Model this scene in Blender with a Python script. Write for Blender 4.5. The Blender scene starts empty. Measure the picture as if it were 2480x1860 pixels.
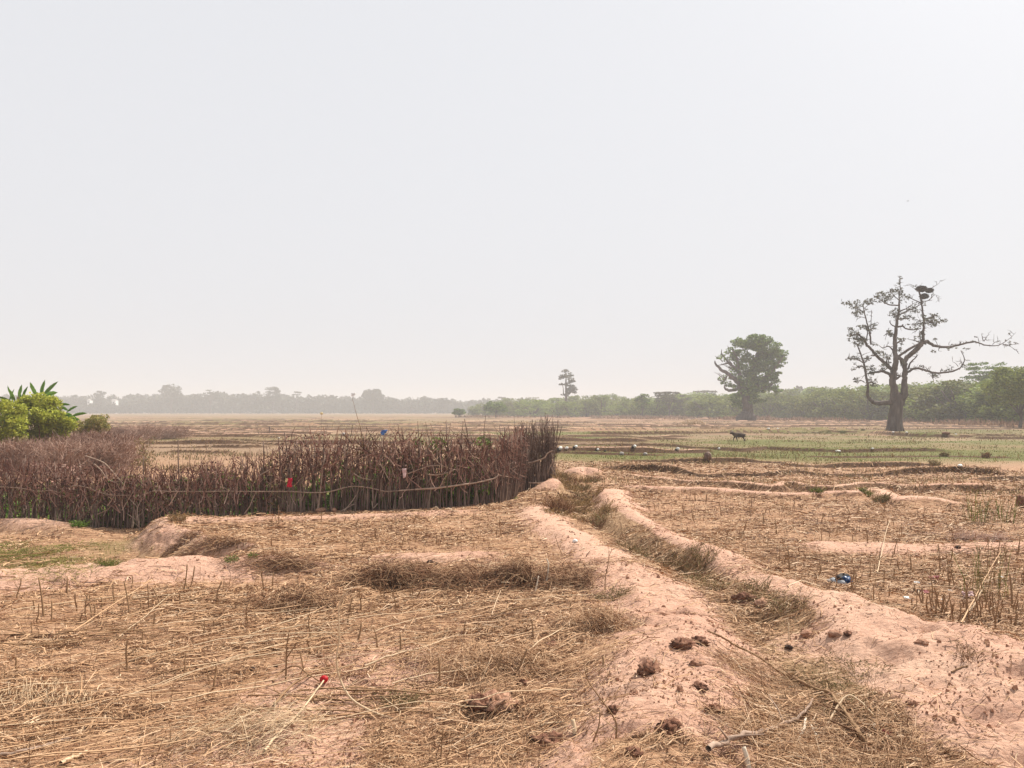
import bpy, math, random
import numpy as np
from mathutils import Vector

SC = bpy.context.scene
COL = SC.collection
rng = np.random.default_rng(11)
random.seed(5)

# ------------------------------------------------------------------ camera, sky, sun, exposure
EYE, FPX, HZ = 1.70, 800.0, 411.0            # eye height, focal length and horizon row (1024 px wide picture)
cam_d = bpy.data.cameras.new('camera')
cam_d.sensor_fit = 'HORIZONTAL'
cam_d.sensor_width = 36.0
cam_d.lens = 36.0 * FPX / 1024.0
cam_d.shift_y = (HZ - 384.0) / 1024.0
cam_d.clip_start = 0.05
cam_d.clip_end = 8000
cam = bpy.data.objects.new('camera', cam_d)
COL.objects.link(cam)
cam.location = (0, 0, EYE)
cam.rotation_euler = (math.pi / 2, 0, 0)
SC.camera = cam

SUN_EL, SUN_AZ = math.radians(49), math.radians(46)       # azimuth from straight ahead towards the right
to_sun = Vector((math.sin(SUN_AZ) * math.cos(SUN_EL), math.cos(SUN_AZ) * math.cos(SUN_EL), math.sin(SUN_EL)))
wd = bpy.data.worlds.new('World')
SC.world = wd
wd.use_nodes = True
nt = wd.node_tree
nt.nodes.clear()
sky = nt.nodes.new('ShaderNodeTexSky')
sky.sky_type = 'NISHITA'
sky.sun_disc = False
sky.sun_elevation = SUN_EL
sky.sun_rotation = SUN_AZ
sky.air_density = 1.0
sky.dust_density = 6.0
sky.ozone_density = 1.0
hs = nt.nodes.new('ShaderNodeHueSaturation')
hs.inputs['Saturation'].default_value = 0.22
veil = nt.nodes.new('ShaderNodeMix')
veil.data_type = 'RGBA'
veil.inputs['Factor'].default_value = 0.87
veil.inputs['B'].default_value = (7.8, 7.97, 8.4, 1)          # dry-season dust veil high above the field
bg = nt.nodes.new('ShaderNodeBackground')
bg.inputs['Strength'].default_value = 0.067
wo = nt.nodes.new('ShaderNodeOutputWorld')
nt.links.new(sky.outputs['Color'], hs.inputs['Color'])
nt.links.new(hs.outputs['Color'], veil.inputs['A'])
nt.links.new(veil.outputs['Result'], bg.inputs['Color'])
nt.links.new(bg.outputs['Background'], wo.inputs['Surface'])

sl = bpy.data.lights.new('sun', 'SUN')
sl.energy = 5.0
sl.angle = math.radians(0.6)
sl.color = (1.0, 0.94, 0.84)
so = bpy.data.objects.new('sun', sl)
COL.objects.link(so)
so.location = (0, 0, 60)
so.rotation_euler = to_sun.to_track_quat('Z', 'Y').to_euler()

SC.view_settings.view_transform = 'Standard'
SC.view_settings.look = 'None'
SC.view_settings.gamma = 1.0
SC.view_settings.exposure = 0.7
SC.render.engine = 'CYCLES'
SC.cycles.use_denoising = True
SC.cycles.max_bounces = 6
SC.cycles.diffuse_bounces = 3
SC.cycles.transmission_bounces = 3
SC.cycles.transparent_max_bounces = 8
SC.cycles.volume_bounces = 1

# ------------------------------------------------------------------ helpers: tagging
def tag(o, label=None, cat=None, group=None, kind=None):
    if label: o['label'] = label
    if cat: o['category'] = cat
    if group: o['group'] = group
    if kind: o['kind'] = kind
    return o

def empty(name, loc=(0, 0, 0), rz=0.0, scale=None):
    o = bpy.data.objects.new(name, None)
    COL.objects.link(o)
    o.location = loc
    o.rotation_euler = (0, 0, rz)
    if scale is not None: o.scale = scale if hasattr(scale, '__len__') else (scale,) * 3
    o.empty_display_size = 0.1
    return o

def copy_tree(o, parent=None):
    c = o.copy()
    COL.objects.link(c)
    if parent: c.parent = parent
    for ch in list(o.children):
        copy_tree(ch, c)
    return c

# ------------------------------------------------------------------ helpers: materials
def ramp(nt, stops):
    r = nt.nodes.new('ShaderNodeValToRGB')
    e = r.color_ramp.elements
    while len(e) > 1: e.remove(e[-1])
    for i, (p, c) in enumerate(stops):
        el = e[0] if i == 0 else e.new(p)
        el.position = p
        el.color = (c[0], c[1], c[2], 1)
    return r

def new_mat(name):
    m = bpy.data.materials.new(name)
    m.use_nodes = True
    nt = m.node_tree
    nt.nodes.clear()
    out = nt.nodes.new('ShaderNodeOutputMaterial')
    b = nt.nodes.new('ShaderNodeBsdfPrincipled')
    b.inputs['Roughness'].default_value = 0.9
    b.inputs['Specular IOR Level'].default_value = 0.15
    nt.links.new(b.outputs[0], out.inputs[0])
    return m, nt, b, out

def island_mat(name, stops, rough=0.85, trans=0.0, patch=None, obj_var=0.0):
    """Colour varies from straw to straw, leaf to leaf; trans = share of light that comes through a leaf."""
    m, nt, b, out = new_mat(name)
    g = nt.nodes.new('ShaderNodeNewGeometry')
    n = len(stops)
    r = ramp(nt, [(i / max(1, n - 1), c) for i, c in enumerate(stops)])
    src = g.outputs['Random Per Island']
    if patch:
        tc = nt.nodes.new('ShaderNodeTexCoord')
        no = nt.nodes.new('ShaderNodeTexNoise')
        no.inputs['Scale'].default_value = patch
        no.inputs['Detail'].default_value = 3
        nt.links.new(tc.outputs['Object'], no.inputs['Vector'])
        mm = nt.nodes.new('ShaderNodeMath'); mm.operation = 'MULTIPLY_ADD'
        mm.inputs[1].default_value = 1.5; mm.inputs[2].default_value = -0.5
        nt.links.new(no.outputs['Fac'], mm.inputs[0])
        mx = nt.nodes.new('ShaderNodeMath'); mx.operation = 'MULTIPLY_ADD'
        mx.inputs[1].default_value = 0.55
        nt.links.new(src, mx.inputs[0]); nt.links.new(mm.outputs[0], mx.inputs[2])
        src = mx.outputs[0]
    nt.links.new(src, r.inputs['Fac'])
    col = r.outputs['Color']
    if obj_var:
        oi = nt.nodes.new('ShaderNodeObjectInfo')
        h = nt.nodes.new('ShaderNodeHueSaturation')
        mr = nt.nodes.new('ShaderNodeMapRange')
        mr.inputs['To Min'].default_value = 1 - obj_var; mr.inputs['To Max'].default_value = 1 + obj_var
        nt.links.new(oi.outputs['Random'], mr.inputs['Value'])
        nt.links.new(mr.outputs[0], h.inputs['Value'])
        mr2 = nt.nodes.new('ShaderNodeMapRange')
        mr2.inputs['To Min'].default_value = 0.475; mr2.inputs['To Max'].default_value = 0.515
        nt.links.new(oi.outputs['Random'], mr2.inputs['Value'])
        nt.links.new(mr2.outputs[0], h.inputs['Hue'])
        nt.links.new(col, h.inputs['Color'])
        col = h.outputs['Color']
    nt.links.new(col, b.inputs['Base Color'])
    b.inputs['Roughness'].default_value = rough
    if trans > 0:
        t = nt.nodes.new('ShaderNodeBsdfTranslucent')
        nt.links.new(col, t.inputs['Color'])
        ms = nt.nodes.new('ShaderNodeMixShader')
        ms.inputs[0].default_value = trans
        nt.links.new(b.outputs[0], ms.inputs[1]); nt.links.new(t.outputs[0], ms.inputs[2])
        nt.links.new(ms.outputs[0], out.inputs[0])
    return m

def noise_mat(name, stops, scale=8.0, rough=0.9, bump=0.0, detail=6, stretch=None):
    m, nt, b, out = new_mat(name)
    tc = nt.nodes.new('ShaderNodeTexCoord')
    vec = tc.outputs['Object']
    if stretch:
        mp = nt.nodes.new('ShaderNodeMapping'); mp.inputs['Scale'].default_value = stretch
        nt.links.new(vec, mp.inputs['Vector']); vec = mp.outputs[0]
    no = nt.nodes.new('ShaderNodeTexNoise')
    no.inputs['Scale'].default_value = scale
    no.inputs['Detail'].default_value = detail
    no.inputs['Roughness'].default_value = 0.65
    nt.links.new(vec, no.inputs['Vector'])
    n = len(stops)
    r = ramp(nt, [(0.28 + 0.44 * i / max(1, n - 1), c) for i, c in enumerate(stops)])
    nt.links.new(no.outputs['Fac'], r.inputs['Fac'])
    nt.links.new(r.outputs['Color'], b.inputs['Base Color'])
    b.inputs['Roughness'].default_value = rough
    if bump:
        bp = nt.nodes.new('ShaderNodeBump')
        bp.inputs['Strength'].default_value = 0.8
        bp.inputs['Distance'].default_value = bump
        nt.links.new(no.outputs['Fac'], bp.inputs['Height'])
        nt.links.new(bp.outputs[0], b.inputs['Normal'])
    return m

# ------------------------------------------------------------------ helpers: mesh collecting
class MB:
    def __init__(self):
        self.v, self.f, self.n = [], [], 0
    def add(self, v, f):
        v = np.asarray(v, np.float32).reshape(-1, 3)
        f = np.asarray(f, np.int64).reshape(-1, 4)
        self.v.append(v); self.f.append(f + self.n); self.n += len(v)
        return self
    def build(self, name, mat, parent=None, smooth=False):
        v = np.concatenate(self.v); f = np.concatenate(self.f)
        me = bpy.data.meshes.new(name)
        me.vertices.add(len(v)); me.vertices.foreach_set('co', v.ravel())
        me.loops.add(len(f) * 4); me.loops.foreach_set('vertex_index', f.ravel().astype(np.int32))
        me.polygons.add(len(f)); me.polygons.foreach_set('loop_start', np.arange(0, len(f) * 4, 4, dtype=np.int32))
        me.polygons.foreach_set('use_smooth', np.full(len(f), smooth))
        me.update(); me.validate()
        me.materials.append(mat)
        o = bpy.data.objects.new(name, me)
        COL.objects.link(o)
        if parent: o.parent = parent
        return o

def tube(mb, pts, rad, n=6, cap=True):
    p = np.asarray(pts, float); r = np.asarray(rad, float)
    if r.ndim == 0: r = np.full(len(p), float(r))
    if cap:
        p = np.vstack([p, p[-1] + (p[-1] - p[-2]) * 1e-3]); r = np.append(r, r[-1] * 0.05)
    t = np.gradient(p, axis=0); t /= np.linalg.norm(t, axis=1, keepdims=True) + 1e-9
    up = np.array([0.0, 1.0, 0.05]) if abs(t[0, 1]) < 0.8 else np.array([1.0, 0.0, 0.05])
    a = np.cross(t, up); a /= np.linalg.norm(a, axis=1, keepdims=True) + 1e-9
    b = np.cross(t, a)
    th = np.arange(n) * 2 * math.pi / n
    v = p[:, None] + r[:, None, None] * (np.cos(th)[None, :, None] * a[:, None] + np.sin(th)[None, :, None] * b[:, None])
    k = len(p)
    i = np.arange(k - 1)[:, None] * n; j = np.arange(n)[None]; j2 = (j + 1) % n
    f = np.stack([i + j, i + j2, i + n + j2, i + n + j], -1).reshape(-1, 4)
    mb.add(v.reshape(-1, 3), f)

def smooth_path(pts, k=4):
    """Catmull-Rom through the given rows (x, y, z, r)."""
    p = np.asarray(pts, float)
    q = np.vstack([2 * p[0] - p[1], p, 2 * p[-1] - p[-2]])
    out = []
    for i in range(1, len(q) - 2):
        for s in np.arange(k) / k:
            a, b, c, d = q[i - 1], q[i], q[i + 1], q[i + 2]
            out.append(0.5 * (2 * b + (c - a) * s + (2 * a - 5 * b + 4 * c - d) * s * s + (3 * b - a - 3 * c + d) * s ** 3))
    out.append(p[-1])
    out = np.array(out)
    if out.shape[1] > 3: out[:, 3] = np.maximum(out[:, 3], min(p[:, 3]) * 0.5)
    return out

def strips(mb, P, W, side):
    """N flat ribbons: P (N,K,3) centre lines, W (N,K) half widths, side (N,3)."""
    N, K = P.shape[:2]
    s = side / (np.linalg.norm(side, axis=1, keepdims=True) + 1e-9)
    v = np.stack([P - s[:, None] * W[..., None], P + s[:, None] * W[..., None]], 2).reshape(-1, 3)
    i = (np.arange(N)[:, None] * K + np.arange(K - 1)[None]) * 2
    mb.add(v, np.stack([i, i + 1, i + 3, i + 2], -1).reshape(-1, 4))

def tubes3(mb, P, R, n=3):
    """N thin rods: P (N,K,3), R (N,K)."""
    N, K = P.shape[:2]
    d = P[:, -1] - P[:, 0]; d /= np.linalg.norm(d, axis=1, keepdims=True) + 1e-9
    up = np.tile([0.13, 0.2, 1.0], (N, 1)); up[np.abs(d[:, 2]) > 0.8] = (1, 0.3, 0.1)
    a = np.cross(d, up); a /= np.linalg.norm(a, axis=1, keepdims=True) + 1e-9
    b = np.cross(d, a)
    th = np.arange(n) * 2 * math.pi / n
    off = np.cos(th)[None, :, None] * a[:, None] + np.sin(th)[None, :, None] * b[:, None]
    v = P[:, :, None] + R[:, :, None, None] * off[:, None]
    i = (np.arange(N)[:, None, None] * K + np.arange(K - 1)[None, :, None]) * n
    j = np.arange(n)[None, None]; j2 = (j + 1) % n
    mb.add(v.reshape(-1, 3), np.stack([i + j, i + j2, i + n + j2, i + n + j], -1).reshape(-1, 4))

def unit(n):
    d = rng.normal(size=(n, 3)); return d / np.linalg.norm(d, axis=1, keepdims=True)

def leaves(mb, C, size, flat=0.0, ratio=0.5):
    """One pointed leaf (or leaf clump) at each centre C."""
    N = len(C)
    a = unit(N); a[:, 2] *= (1 - flat); a /= np.linalg.norm(a, axis=1, keepdims=True)
    b = np.cross(a, unit(N)); b[:, 2] *= (1 - flat); b /= np.linalg.norm(b, axis=1, keepdims=True) + 1e-9
    s = (np.full(N, size) if np.ndim(size) == 0 else size) * rng.uniform(0.6, 1.35, N)
    a = a * s[:, None]; b = b * (s * ratio)[:, None]
    bend = np.cross(a, b); bend /= np.linalg.norm(bend, axis=1, keepdims=True) + 1e-9
    bend = bend * (s * 0.15)[:, None]
    v = np.stack([C - a, C + b + bend, C + a, C - b + bend], 1).reshape(-1, 3)
    mb.add(v, np.arange(N * 4).reshape(-1, 4))

def blob_points(c, r, n, shell=0.5):
    """Points through a lumpy ellipsoid, more of them near its skin."""
    d = unit(n)
    k = rng.uniform(0, 1, n) ** (1 / 3.0); k = shell * (0.75 + 0.25 * k) + (1 - shell) * k
    return np.asarray(c) + d * k[:, None] * np.asarray(r)

# ------------------------------------------------------------------ helpers: terrain
def _hash(ix, iy, seed):
    n = (ix.astype(np.int64) * 374761393 + iy.astype(np.int64) * 668265263 + seed * 974711) & 0x7fffffff
    n = ((n ^ (n >> 13)) * 1274126177) & 0x7fffffff
    return ((n ^ (n >> 16)) & 0xffff) / 65535.0

def vnoise(x, y, seed=0):
    x0 = np.floor(x); y0 = np.floor(y); fx = x - x0; fy = y - y0
    fx = fx * fx * (3 - 2 * fx); fy = fy * fy * (3 - 2 * fy)
    a = _hash(x0, y0, seed); b = _hash(x0 + 1, y0, seed); c = _hash(x0, y0 + 1, seed); d = _hash(x0 + 1, y0 + 1, seed)
    return (a * (1 - fx) + b * fx) * (1 - fy) + (c * (1 - fx) + d * fx) * fy

def fbm(x, y, seed=0, o=4):
    s, a, t = 0, 1.0, 0
    for i in range(o):
        s = s + a * vnoise(x * 2 ** i, y * 2 ** i, seed + i * 17); t += a; a *= 0.5
    return s / t * 2 - 1

def sstep(a, b, x):
    t = np.clip((x - a) / (b - a), 0, 1); return t * t * (3 - 2 * t)

K = 1024 / 2212.0
def flat(px, py):                       # a point of level ground, from columns / rows of the 1024 px picture
    d = EYE * FPX / (py - HZ); return ((px - 512) / FPX * d, d)
def D(x, y): return flat(x * K, y * K)
def ZL(ox, oy, pts, h=0.0): return [tuple(c * (EYE - h) / EYE for c in flat((ox + a * 0.28029) * 1024 / 2480, (oy + b * 0.28029) * 1024 / 2480)) for a, b in pts]

BOX = []
RIDGES = []   # (points, height, near width, far width, bare soil, near-face growth and painted shade)
def ridge(pts, A, wn, wf, soil=0.0, jit=0.0, seed=1, brush=0.0):
    p = np.asarray(pts, float)
    if jit:
        q = smooth_path(p, 6)[:, :2]
        q[1:-1, 1] += jit * fbm(q[1:-1, 0] * 0.9, q[1:-1, 1] * 0.3, seed, 3)
        p = q
    w = max(wn, wf) * 2.6; RIDGES.append((p, A, wn, wf, soil, brush)); BOX.append((p[:, 0].min() - w, p[:, 0].max() + w, p[:, 1].min() - w, p[:, 1].max() + w))

# the footpath, the ditch and the bund that runs beside it (traced at the height of their crests and bottom)
def seen(pts, h): return [((a * (EYE - h) / EYE), (b * (EYE - h) / EYE)) for a, b in pts]
ridge(seen([(-0.5, 0.3), (0.1, 2.4), (0.45, 3.6), (0.85, 4.8), (1.36, 6.3), (1.32, 8.3), (1.05, 9.8)], .09), 0.10, 0.44, 0.4, 1.0, 0.08, 3)
ridge(seen([(1.32, 8.3), (1.05, 9.8), (0.82, 11.2), (0.45, 13.4), (0.55, 15.4)], .08), 0.09, 0.32, 0.28, .9, 0.1, 13)
ridge(seen([(6.6, 1.2), (5.3, 3.2), (4.3, 4.9), (3.75, 5.75), (3.2, 7.0), (2.65, 8.3), (2.4, 9.6)], .13), 0.155, 0.26, 0.85, 1.0, 0.08, 4)
ridge(seen([(2.65, 8.3), (2.27, 10.4), (1.78, 13.2), (1.92, 15.2), (2.1, 17.2), (2.6, 18.6)], .14), 0.165, 0.36, 0.26, 1.0, 0.1, 15)
ridge(seen([(1.2, 1.2), (1.5, 2.8), (1.65, 3.8), (1.8, 4.8), (1.95, 5.6), (2.05, 6.4)], -.05), -0.07, 0.4, 0.4, 0.0, 0.04, 5)
ridge(seen([(2.1, 6.1), (2.02, 6.7), (1.83, 8.3), (1.66, 9.6), (1.35, 12), (1.15, 14.5), (1.25, 17.2)], -.05), -0.10, 0.28, 0.26, 0.0, 0.06, 16)
# the little bund along the sunken plot, its cut bank, the bank below the fence
ridge([(-14, 4.6), (-9, 6.6), (-6.6, 7.5), (-5.15, 8.05), (-4.2, 8.42), (-2.9, 8.85), (-2.2, 8.75), (-1.4, 8.35)], 0.13, 0.42, 0.13, 1.0, 0.03, 6)
ridge([(-2.6, 9.2), (-3.4, 9.95), (-4.3, 10.85), (-5.3, 11.95), (-4.6, 12.35), (-3.2, 12.5), (-0.9, 13.1), (0.1, 13.7)], 0.07, 0.22, 0.3, 0.6, 0.1, 7)
ridge([(-1.9, 9.5), (-1.1, 9.1), (0.1, 9.3)], 0.06, 0.3, 0.3, 0.6, 0.06, 8)
ridge([(-16, 14.1), (-11, 13.6), (-8.6, 13.3), (-7.3, 12.9), (-6.3, 12.5)], 0.2, 0.25, 0.3, 0.6, 0.2, 9)
ridge([(0.7, 16.4), (1.0, 17.4), (1.0, 18.6)], 0.22, 0.35, 0.35, 1.0)
ridge([(1.5, 21), (1.9, 21.6), (2.4, 21.2)], 0.2, 0.3, 0.35, 1.0)
# low swells in the stubble field
ridge([(2.9, 9.7), (4.0, 9.85), (5.2, 9.9), (6.9, 9.75), (8.4, 9.4)], 0.07, 0.3, 0.25, 0.75, 0.08, 12)
# field bunds, near face darkened by dry grass and painted shade
def SL(pts, h): return [tuple(c * (EYE - h) / EYE for c in flat(a * 1024 / 2480, b * 1024 / 2480)) for a, b in pts]
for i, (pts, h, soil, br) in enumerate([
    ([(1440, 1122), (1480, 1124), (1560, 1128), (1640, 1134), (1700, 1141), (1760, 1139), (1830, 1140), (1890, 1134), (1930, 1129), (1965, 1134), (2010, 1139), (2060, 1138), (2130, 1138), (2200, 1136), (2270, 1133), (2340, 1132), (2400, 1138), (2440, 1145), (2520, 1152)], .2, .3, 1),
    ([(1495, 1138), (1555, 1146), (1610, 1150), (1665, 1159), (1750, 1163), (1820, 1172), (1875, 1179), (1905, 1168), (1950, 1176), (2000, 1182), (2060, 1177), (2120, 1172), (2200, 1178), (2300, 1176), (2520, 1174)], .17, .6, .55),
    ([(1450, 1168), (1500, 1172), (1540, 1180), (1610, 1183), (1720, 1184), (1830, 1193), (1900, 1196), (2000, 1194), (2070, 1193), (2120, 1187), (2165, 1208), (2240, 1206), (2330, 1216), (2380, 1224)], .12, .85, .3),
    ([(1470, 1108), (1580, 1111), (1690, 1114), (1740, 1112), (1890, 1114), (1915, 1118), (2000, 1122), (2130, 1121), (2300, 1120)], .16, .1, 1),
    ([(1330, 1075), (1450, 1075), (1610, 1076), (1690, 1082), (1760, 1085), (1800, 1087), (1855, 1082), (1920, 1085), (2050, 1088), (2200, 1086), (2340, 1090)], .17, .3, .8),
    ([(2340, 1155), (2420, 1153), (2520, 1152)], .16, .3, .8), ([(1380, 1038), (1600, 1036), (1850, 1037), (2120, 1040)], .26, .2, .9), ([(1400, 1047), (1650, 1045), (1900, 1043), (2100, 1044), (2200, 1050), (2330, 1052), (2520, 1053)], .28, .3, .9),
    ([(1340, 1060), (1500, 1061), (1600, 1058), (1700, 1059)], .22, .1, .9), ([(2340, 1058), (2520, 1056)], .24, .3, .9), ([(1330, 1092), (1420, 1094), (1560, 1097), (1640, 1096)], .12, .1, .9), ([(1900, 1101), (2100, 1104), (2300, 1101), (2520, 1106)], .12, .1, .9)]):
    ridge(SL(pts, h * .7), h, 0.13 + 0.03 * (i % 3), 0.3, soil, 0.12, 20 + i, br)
# bunds of the fields beyond the fence
C_ = (500, 880)
for i, (pts, h) in enumerate([
    ([(-700, 702), (0, 706), (300, 708), (700, 702)], .26), ([(-400, 745), (100, 748), (300, 745)], .2), ([(260, 688), (830, 690)], .24),
    ([(-200, 655), (220, 650), (760, 660), (900, 658)], .22), ([(380, 620), (740, 622)], .3), ([(-600, 612), (60, 610), (330, 606)], .24),
    ([(60, 555), (520, 560), (930, 578)], .3), ([(1230, 550), (1700, 552), (2300, 560)], .32), ([(1400, 580), (1900, 583), (2400, 590)], .3),
    ([(930, 600), (1400, 606), (2000, 608), (2600, 610)], .3), ([(1380, 660), (1700, 662), (2300, 640), (2700, 660)], .26),
    ([(800, 630), (1040, 636)], .26), ([(-500, 500), (400, 512), (1000, 518)], .4), ([(1500, 520), (2500, 524)], .4), ([(2600, 640), (2950, 646)], .2)]):
    ridge(ZL(C_[0], C_[1], pts, h * .6), h * .7, 0.12, 0.5, .3, 0.3, 70 + i, .8)
rb = np.random.default_rng(33)
for i in range(150):
    d = math.exp(rb.uniform(math.log(30), math.log(230))); xm = rb.uniform(-.66, .66) * d
    if d < 55 and -.62 < xm / d < -.02 and rb.random() < .5: continue
    if d < 72 and xm > d * .12: continue
    w = rb.uniform(.04, .22) * d; y0 = rb.normal(0, .012) * d
    ridge([(xm - w, d - y0), (xm - w * .3, d + rb.normal(0, .006) * d), (xm + w * .3, d), (xm + w, d + y0)], rb.uniform(.12, .26), .12 + .0045 * d, .5, rb.choice([0, .3, .6]), .3, 200 + i, 1)

PLOT = [(-30, 1.6), (-14, 4.75), (-9, 6.75), (-6.6, 7.65), (-5.15, 8.2), (-4.2, 8.57), (-3.0, 9.05), (-3.55, 9.95), (-4.45, 10.85), (-5.4, 12.0),
        (-5.2, 12.7), (-3.9, 13.2), (-3.6, 14.4), (-30, 16.5)]
HOLES = [D(497, 1190) + (.2, .26), D(395, 1178) + (.22, .2), D(445, 1180) + (.13, .14), D(590, 1200) + (.18, .12), D(850, 1268) + (.2, .12), D(1030, 1545) + (.10, .08), D(1640, 1330) + (.14, .1), D(1560, 1300) + (.12, .09), D(1735, 1372) + (.1, .07), D(1900, 1335) + (.1, .05), D(1770, 1365) + (.07, .05), D(2010, 1395) + (.08, .05)]
def poly_sd(x, y, poly):
    """Signed distance to a polygon, positive inside."""
    p = np.array(poly); q = np.roll(p, -1, 0)
    d = np.full(x.shape, 1e9); ins = np.zeros(x.shape, bool)
    for (ax, ay), (bx, by) in zip(p, q):
        ex, ey = bx - ax, by - ay
        t = np.clip(((x - ax) * ex + (y - ay) * ey) / (ex * ex + ey * ey), 0, 1)
        d = np.minimum(d, np.hypot(x - ax - t * ex, y - ay - t * ey))
        c = ((ay > y) != (by > y)) & (x < ex * (y - ay) / (ey + 1e-12) + ax)
        ins ^= c
    return np.where(ins, d, -d)

def terrain(x, y, masks=False):
    x = np.asarray(x, float); y = np.asarray(y, float)
    shp = x.shape; x = x.ravel(); y = y.ravel()
    r = np.hypot(x, y)
    near = np.exp(-r / 30)
    h = 0.05 * fbm(x * 0.22, y * 0.22, 1, 3) + near * (0.032 * fbm(x * 1.1, y * 1.1, 2, 4) + 0.03 * fbm(x * 3.1, y * 3.1, 8, 4))
    pos = np.zeros_like(x); neg = np.zeros_like(x); soil = np.zeros_like(x); brush = np.zeros_like(x); ditch = np.zeros_like(x)
    B = np.array(BOX); lim = (x.min(), x.max(), y.min(), y.max())
    for ri in np.nonzero((B[:, 1] > lim[0]) & (B[:, 0] < lim[1]) & (B[:, 3] > lim[2]) & (B[:, 2] < lim[3]))[0]:
        pts, A, wn, wf, so_, br = RIDGES[ri]; bx = BOX[ri]
        sel = np.nonzero((x > bx[0]) & (x < bx[1]) & (y > bx[2]) & (y < bx[3]))[0]
        if not len(sel): continue
        xs, ys = x[sel], y[sel]
        d = np.full(len(sel), 1e9); sg = np.zeros(len(sel)); al = np.zeros(len(sel)); L0 = 0.0
        seg = np.hypot(*np.diff(pts, axis=0).T); Lt = seg.sum()
        for k in range(len(pts) - 1):
            ax, ay = pts[k]; ex, ey = pts[k + 1] - pts[k]
            t = np.clip(((xs - ax) * ex + (ys - ay) * ey) / (ex * ex + ey * ey + 1e-12), 0, 1)
            dd = np.hypot(xs - ax - t * ex, ys - ay - t * ey)
            m = dd < d
            d[m] = dd[m]; sg[m] = (ex * (ys - ay) - ey * (xs - ax))[m]; al[m] = L0 + t[m] * seg[k]
            L0 += seg[k]
        wob = (0.75 + 0.5 * vnoise(xs * 1.1, ys * 1.1, 91)) * (1 + (.5 if br else .18) * fbm(xs * 3.3, ys * 3.3, 92, 3))
        wd_ = np.where(sg > 0, wf, wn) * wob
        q = (d / wd_) ** 2
        prof = np.where(np.where(sg > 0, wf, wn) < .7, np.exp(-q * q * 0.55 - q * 0.35), np.exp(-q * .8))
        ends = sstep(-.25, 1, np.minimum(al, Lt - al) / min(1.6, Lt * .22)) if A > 0 else 1.0
        amp = A * ((.4 + .6 * sstep(.15, .6, vnoise(xs * .45 + 3, ys * .3, 55))) if br else (0.72 + 0.56 * vnoise(xs * 0.8 + 3, ys * 0.8, 55))) * ends
        if A > 0: pos[sel] = np.maximum(pos[sel], prof * amp)
        else:
            neg[sel] = np.minimum(neg[sel], prof * amp); ditch[sel] = np.maximum(ditch[sel], np.exp(-q * 0.7))
        soil[sel] = np.maximum(soil[sel], so_ * np.exp(-q * (0.45 if not br else 1.6)) * (ends if A > 0 else 1))
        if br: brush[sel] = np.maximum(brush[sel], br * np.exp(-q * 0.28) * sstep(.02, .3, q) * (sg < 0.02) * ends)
    h = h + pos + neg
    # the sunken plot in front of the fence
    nr = (x < -2) & (y < 18) & (y > 0)
    sd = np.full_like(x, -9.0)
    if nr.any(): sd[nr] = poly_sd(x[nr], y[nr], PLOT)
    sd = sd + 0.2 * fbm(x * 2.2, y * 2.2, 31, 5)
    sunk = sstep(-0.16, 0.42, sd + .07 * fbm(x * 6, y * 6, 33, 3))
    h = h - 0.27 * sunk
    for hx, hy, hr, hd in HOLES:
        q = ((x - hx) ** 2 + ((y - hy) * 1.3) ** 2) / hr ** 2 * (1 + .5 * fbm(x * 5, y * 5, 64, 3)); h = h - hd * np.exp(-q * q)
    # trodden, crumbly earth close to the viewer
    f = sstep(14, 5, r)
    sn = fbm(x * 0.9 + 7, y * 0.9, 41, 4)
    patch = sstep(0.05, 0.4, sn) * sstep(9, 4, r) * sstep(-3.2, -0.5, x) * (x < 2.2)
    soil = np.maximum(soil, 0.75 * patch)
    right = sstep(1.95, 2.35, x + 0.3 * fbm(x * 1.5, y * 1.5, 43, 3) - .1 * np.maximum(0, y - 4)) * sstep(6.6, 5.2, y + (x - 3) * 0.55)
    soil = np.maximum(soil, right)
    soil = soil * (1 - sstep(0.35, 0.75, ditch) * np.maximum(sstep(6.0, 6.6, y), sstep(5.3, 4.7, y)))
    soil = soil * (1 - 0.75 * sstep(0.45, 0.62, vnoise(x * 1.6, y * 1.6, 44)) * sstep(6.5, 4.5, y) * sstep(2.2, 1.8, x))
    rough = fbm(x * 4.5, y * 4.5, 51, 4)
    pits = np.maximum(0, vnoise(x * 3.3 + 1.2 * vnoise(x * 5, y * 5, 65), y * 4.3, 61) - 0.6)
    h = h + f * (0.02 * rough + 0.006 * fbm(x * 17, y * 17, 52, 3)) + f * soil * (0.02 * rough + 0.02 * fbm(x * 9, y * 9, 63, 3) - 0.22 * pits * sstep(.3, .5, vnoise(x * 0.8, y * 0.8, 62)))
    if not masks: return h.reshape(shp)
    # what grows or lies on the ground
    g1 = fbm(x * 0.05, y * 0.16, 71, 4); g2 = fbm(x * 0.4, y * 0.9, 72, 4)
    mid = sstep(24.5, 27.5, y) * sstep(110, 60, y) * sstep(-4, 4, x - (y - 30) * 0.02)
    green = mid * np.clip(0.5 + 1.3 * g1 + 0.7 * g2, 0, 1)
    left_far = sstep(30, 60, y) * (x < 6) * np.clip(0.12 + 1.2 * g1 + 0.4 * g2, 0, 0.8)
    green = np.maximum(green, left_far)
    green = np.maximum(green, sunk * sstep(12.8, 11.2, y) * sstep(-3.8, -6.2, x) * np.clip(0.5 + 1.1 * fbm(x * 0.9, y * 0.9, 73, 3), 0, 1))
    far = sstep(17, 40, y) * np.clip(.75 + .5 * fbm(x * .06, y * .2, 79, 3), 0, 1)  # mask of the distant straw that carries painted small-scale shade
    gy = np.where(x < .1, np.interp(x, [-14, -10, -7, -5.6, -3.6, -.95, 0], [14.9, 14.15, 13.5, 13.35, 13.5, 14.15, 15.4]), 99)
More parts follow.
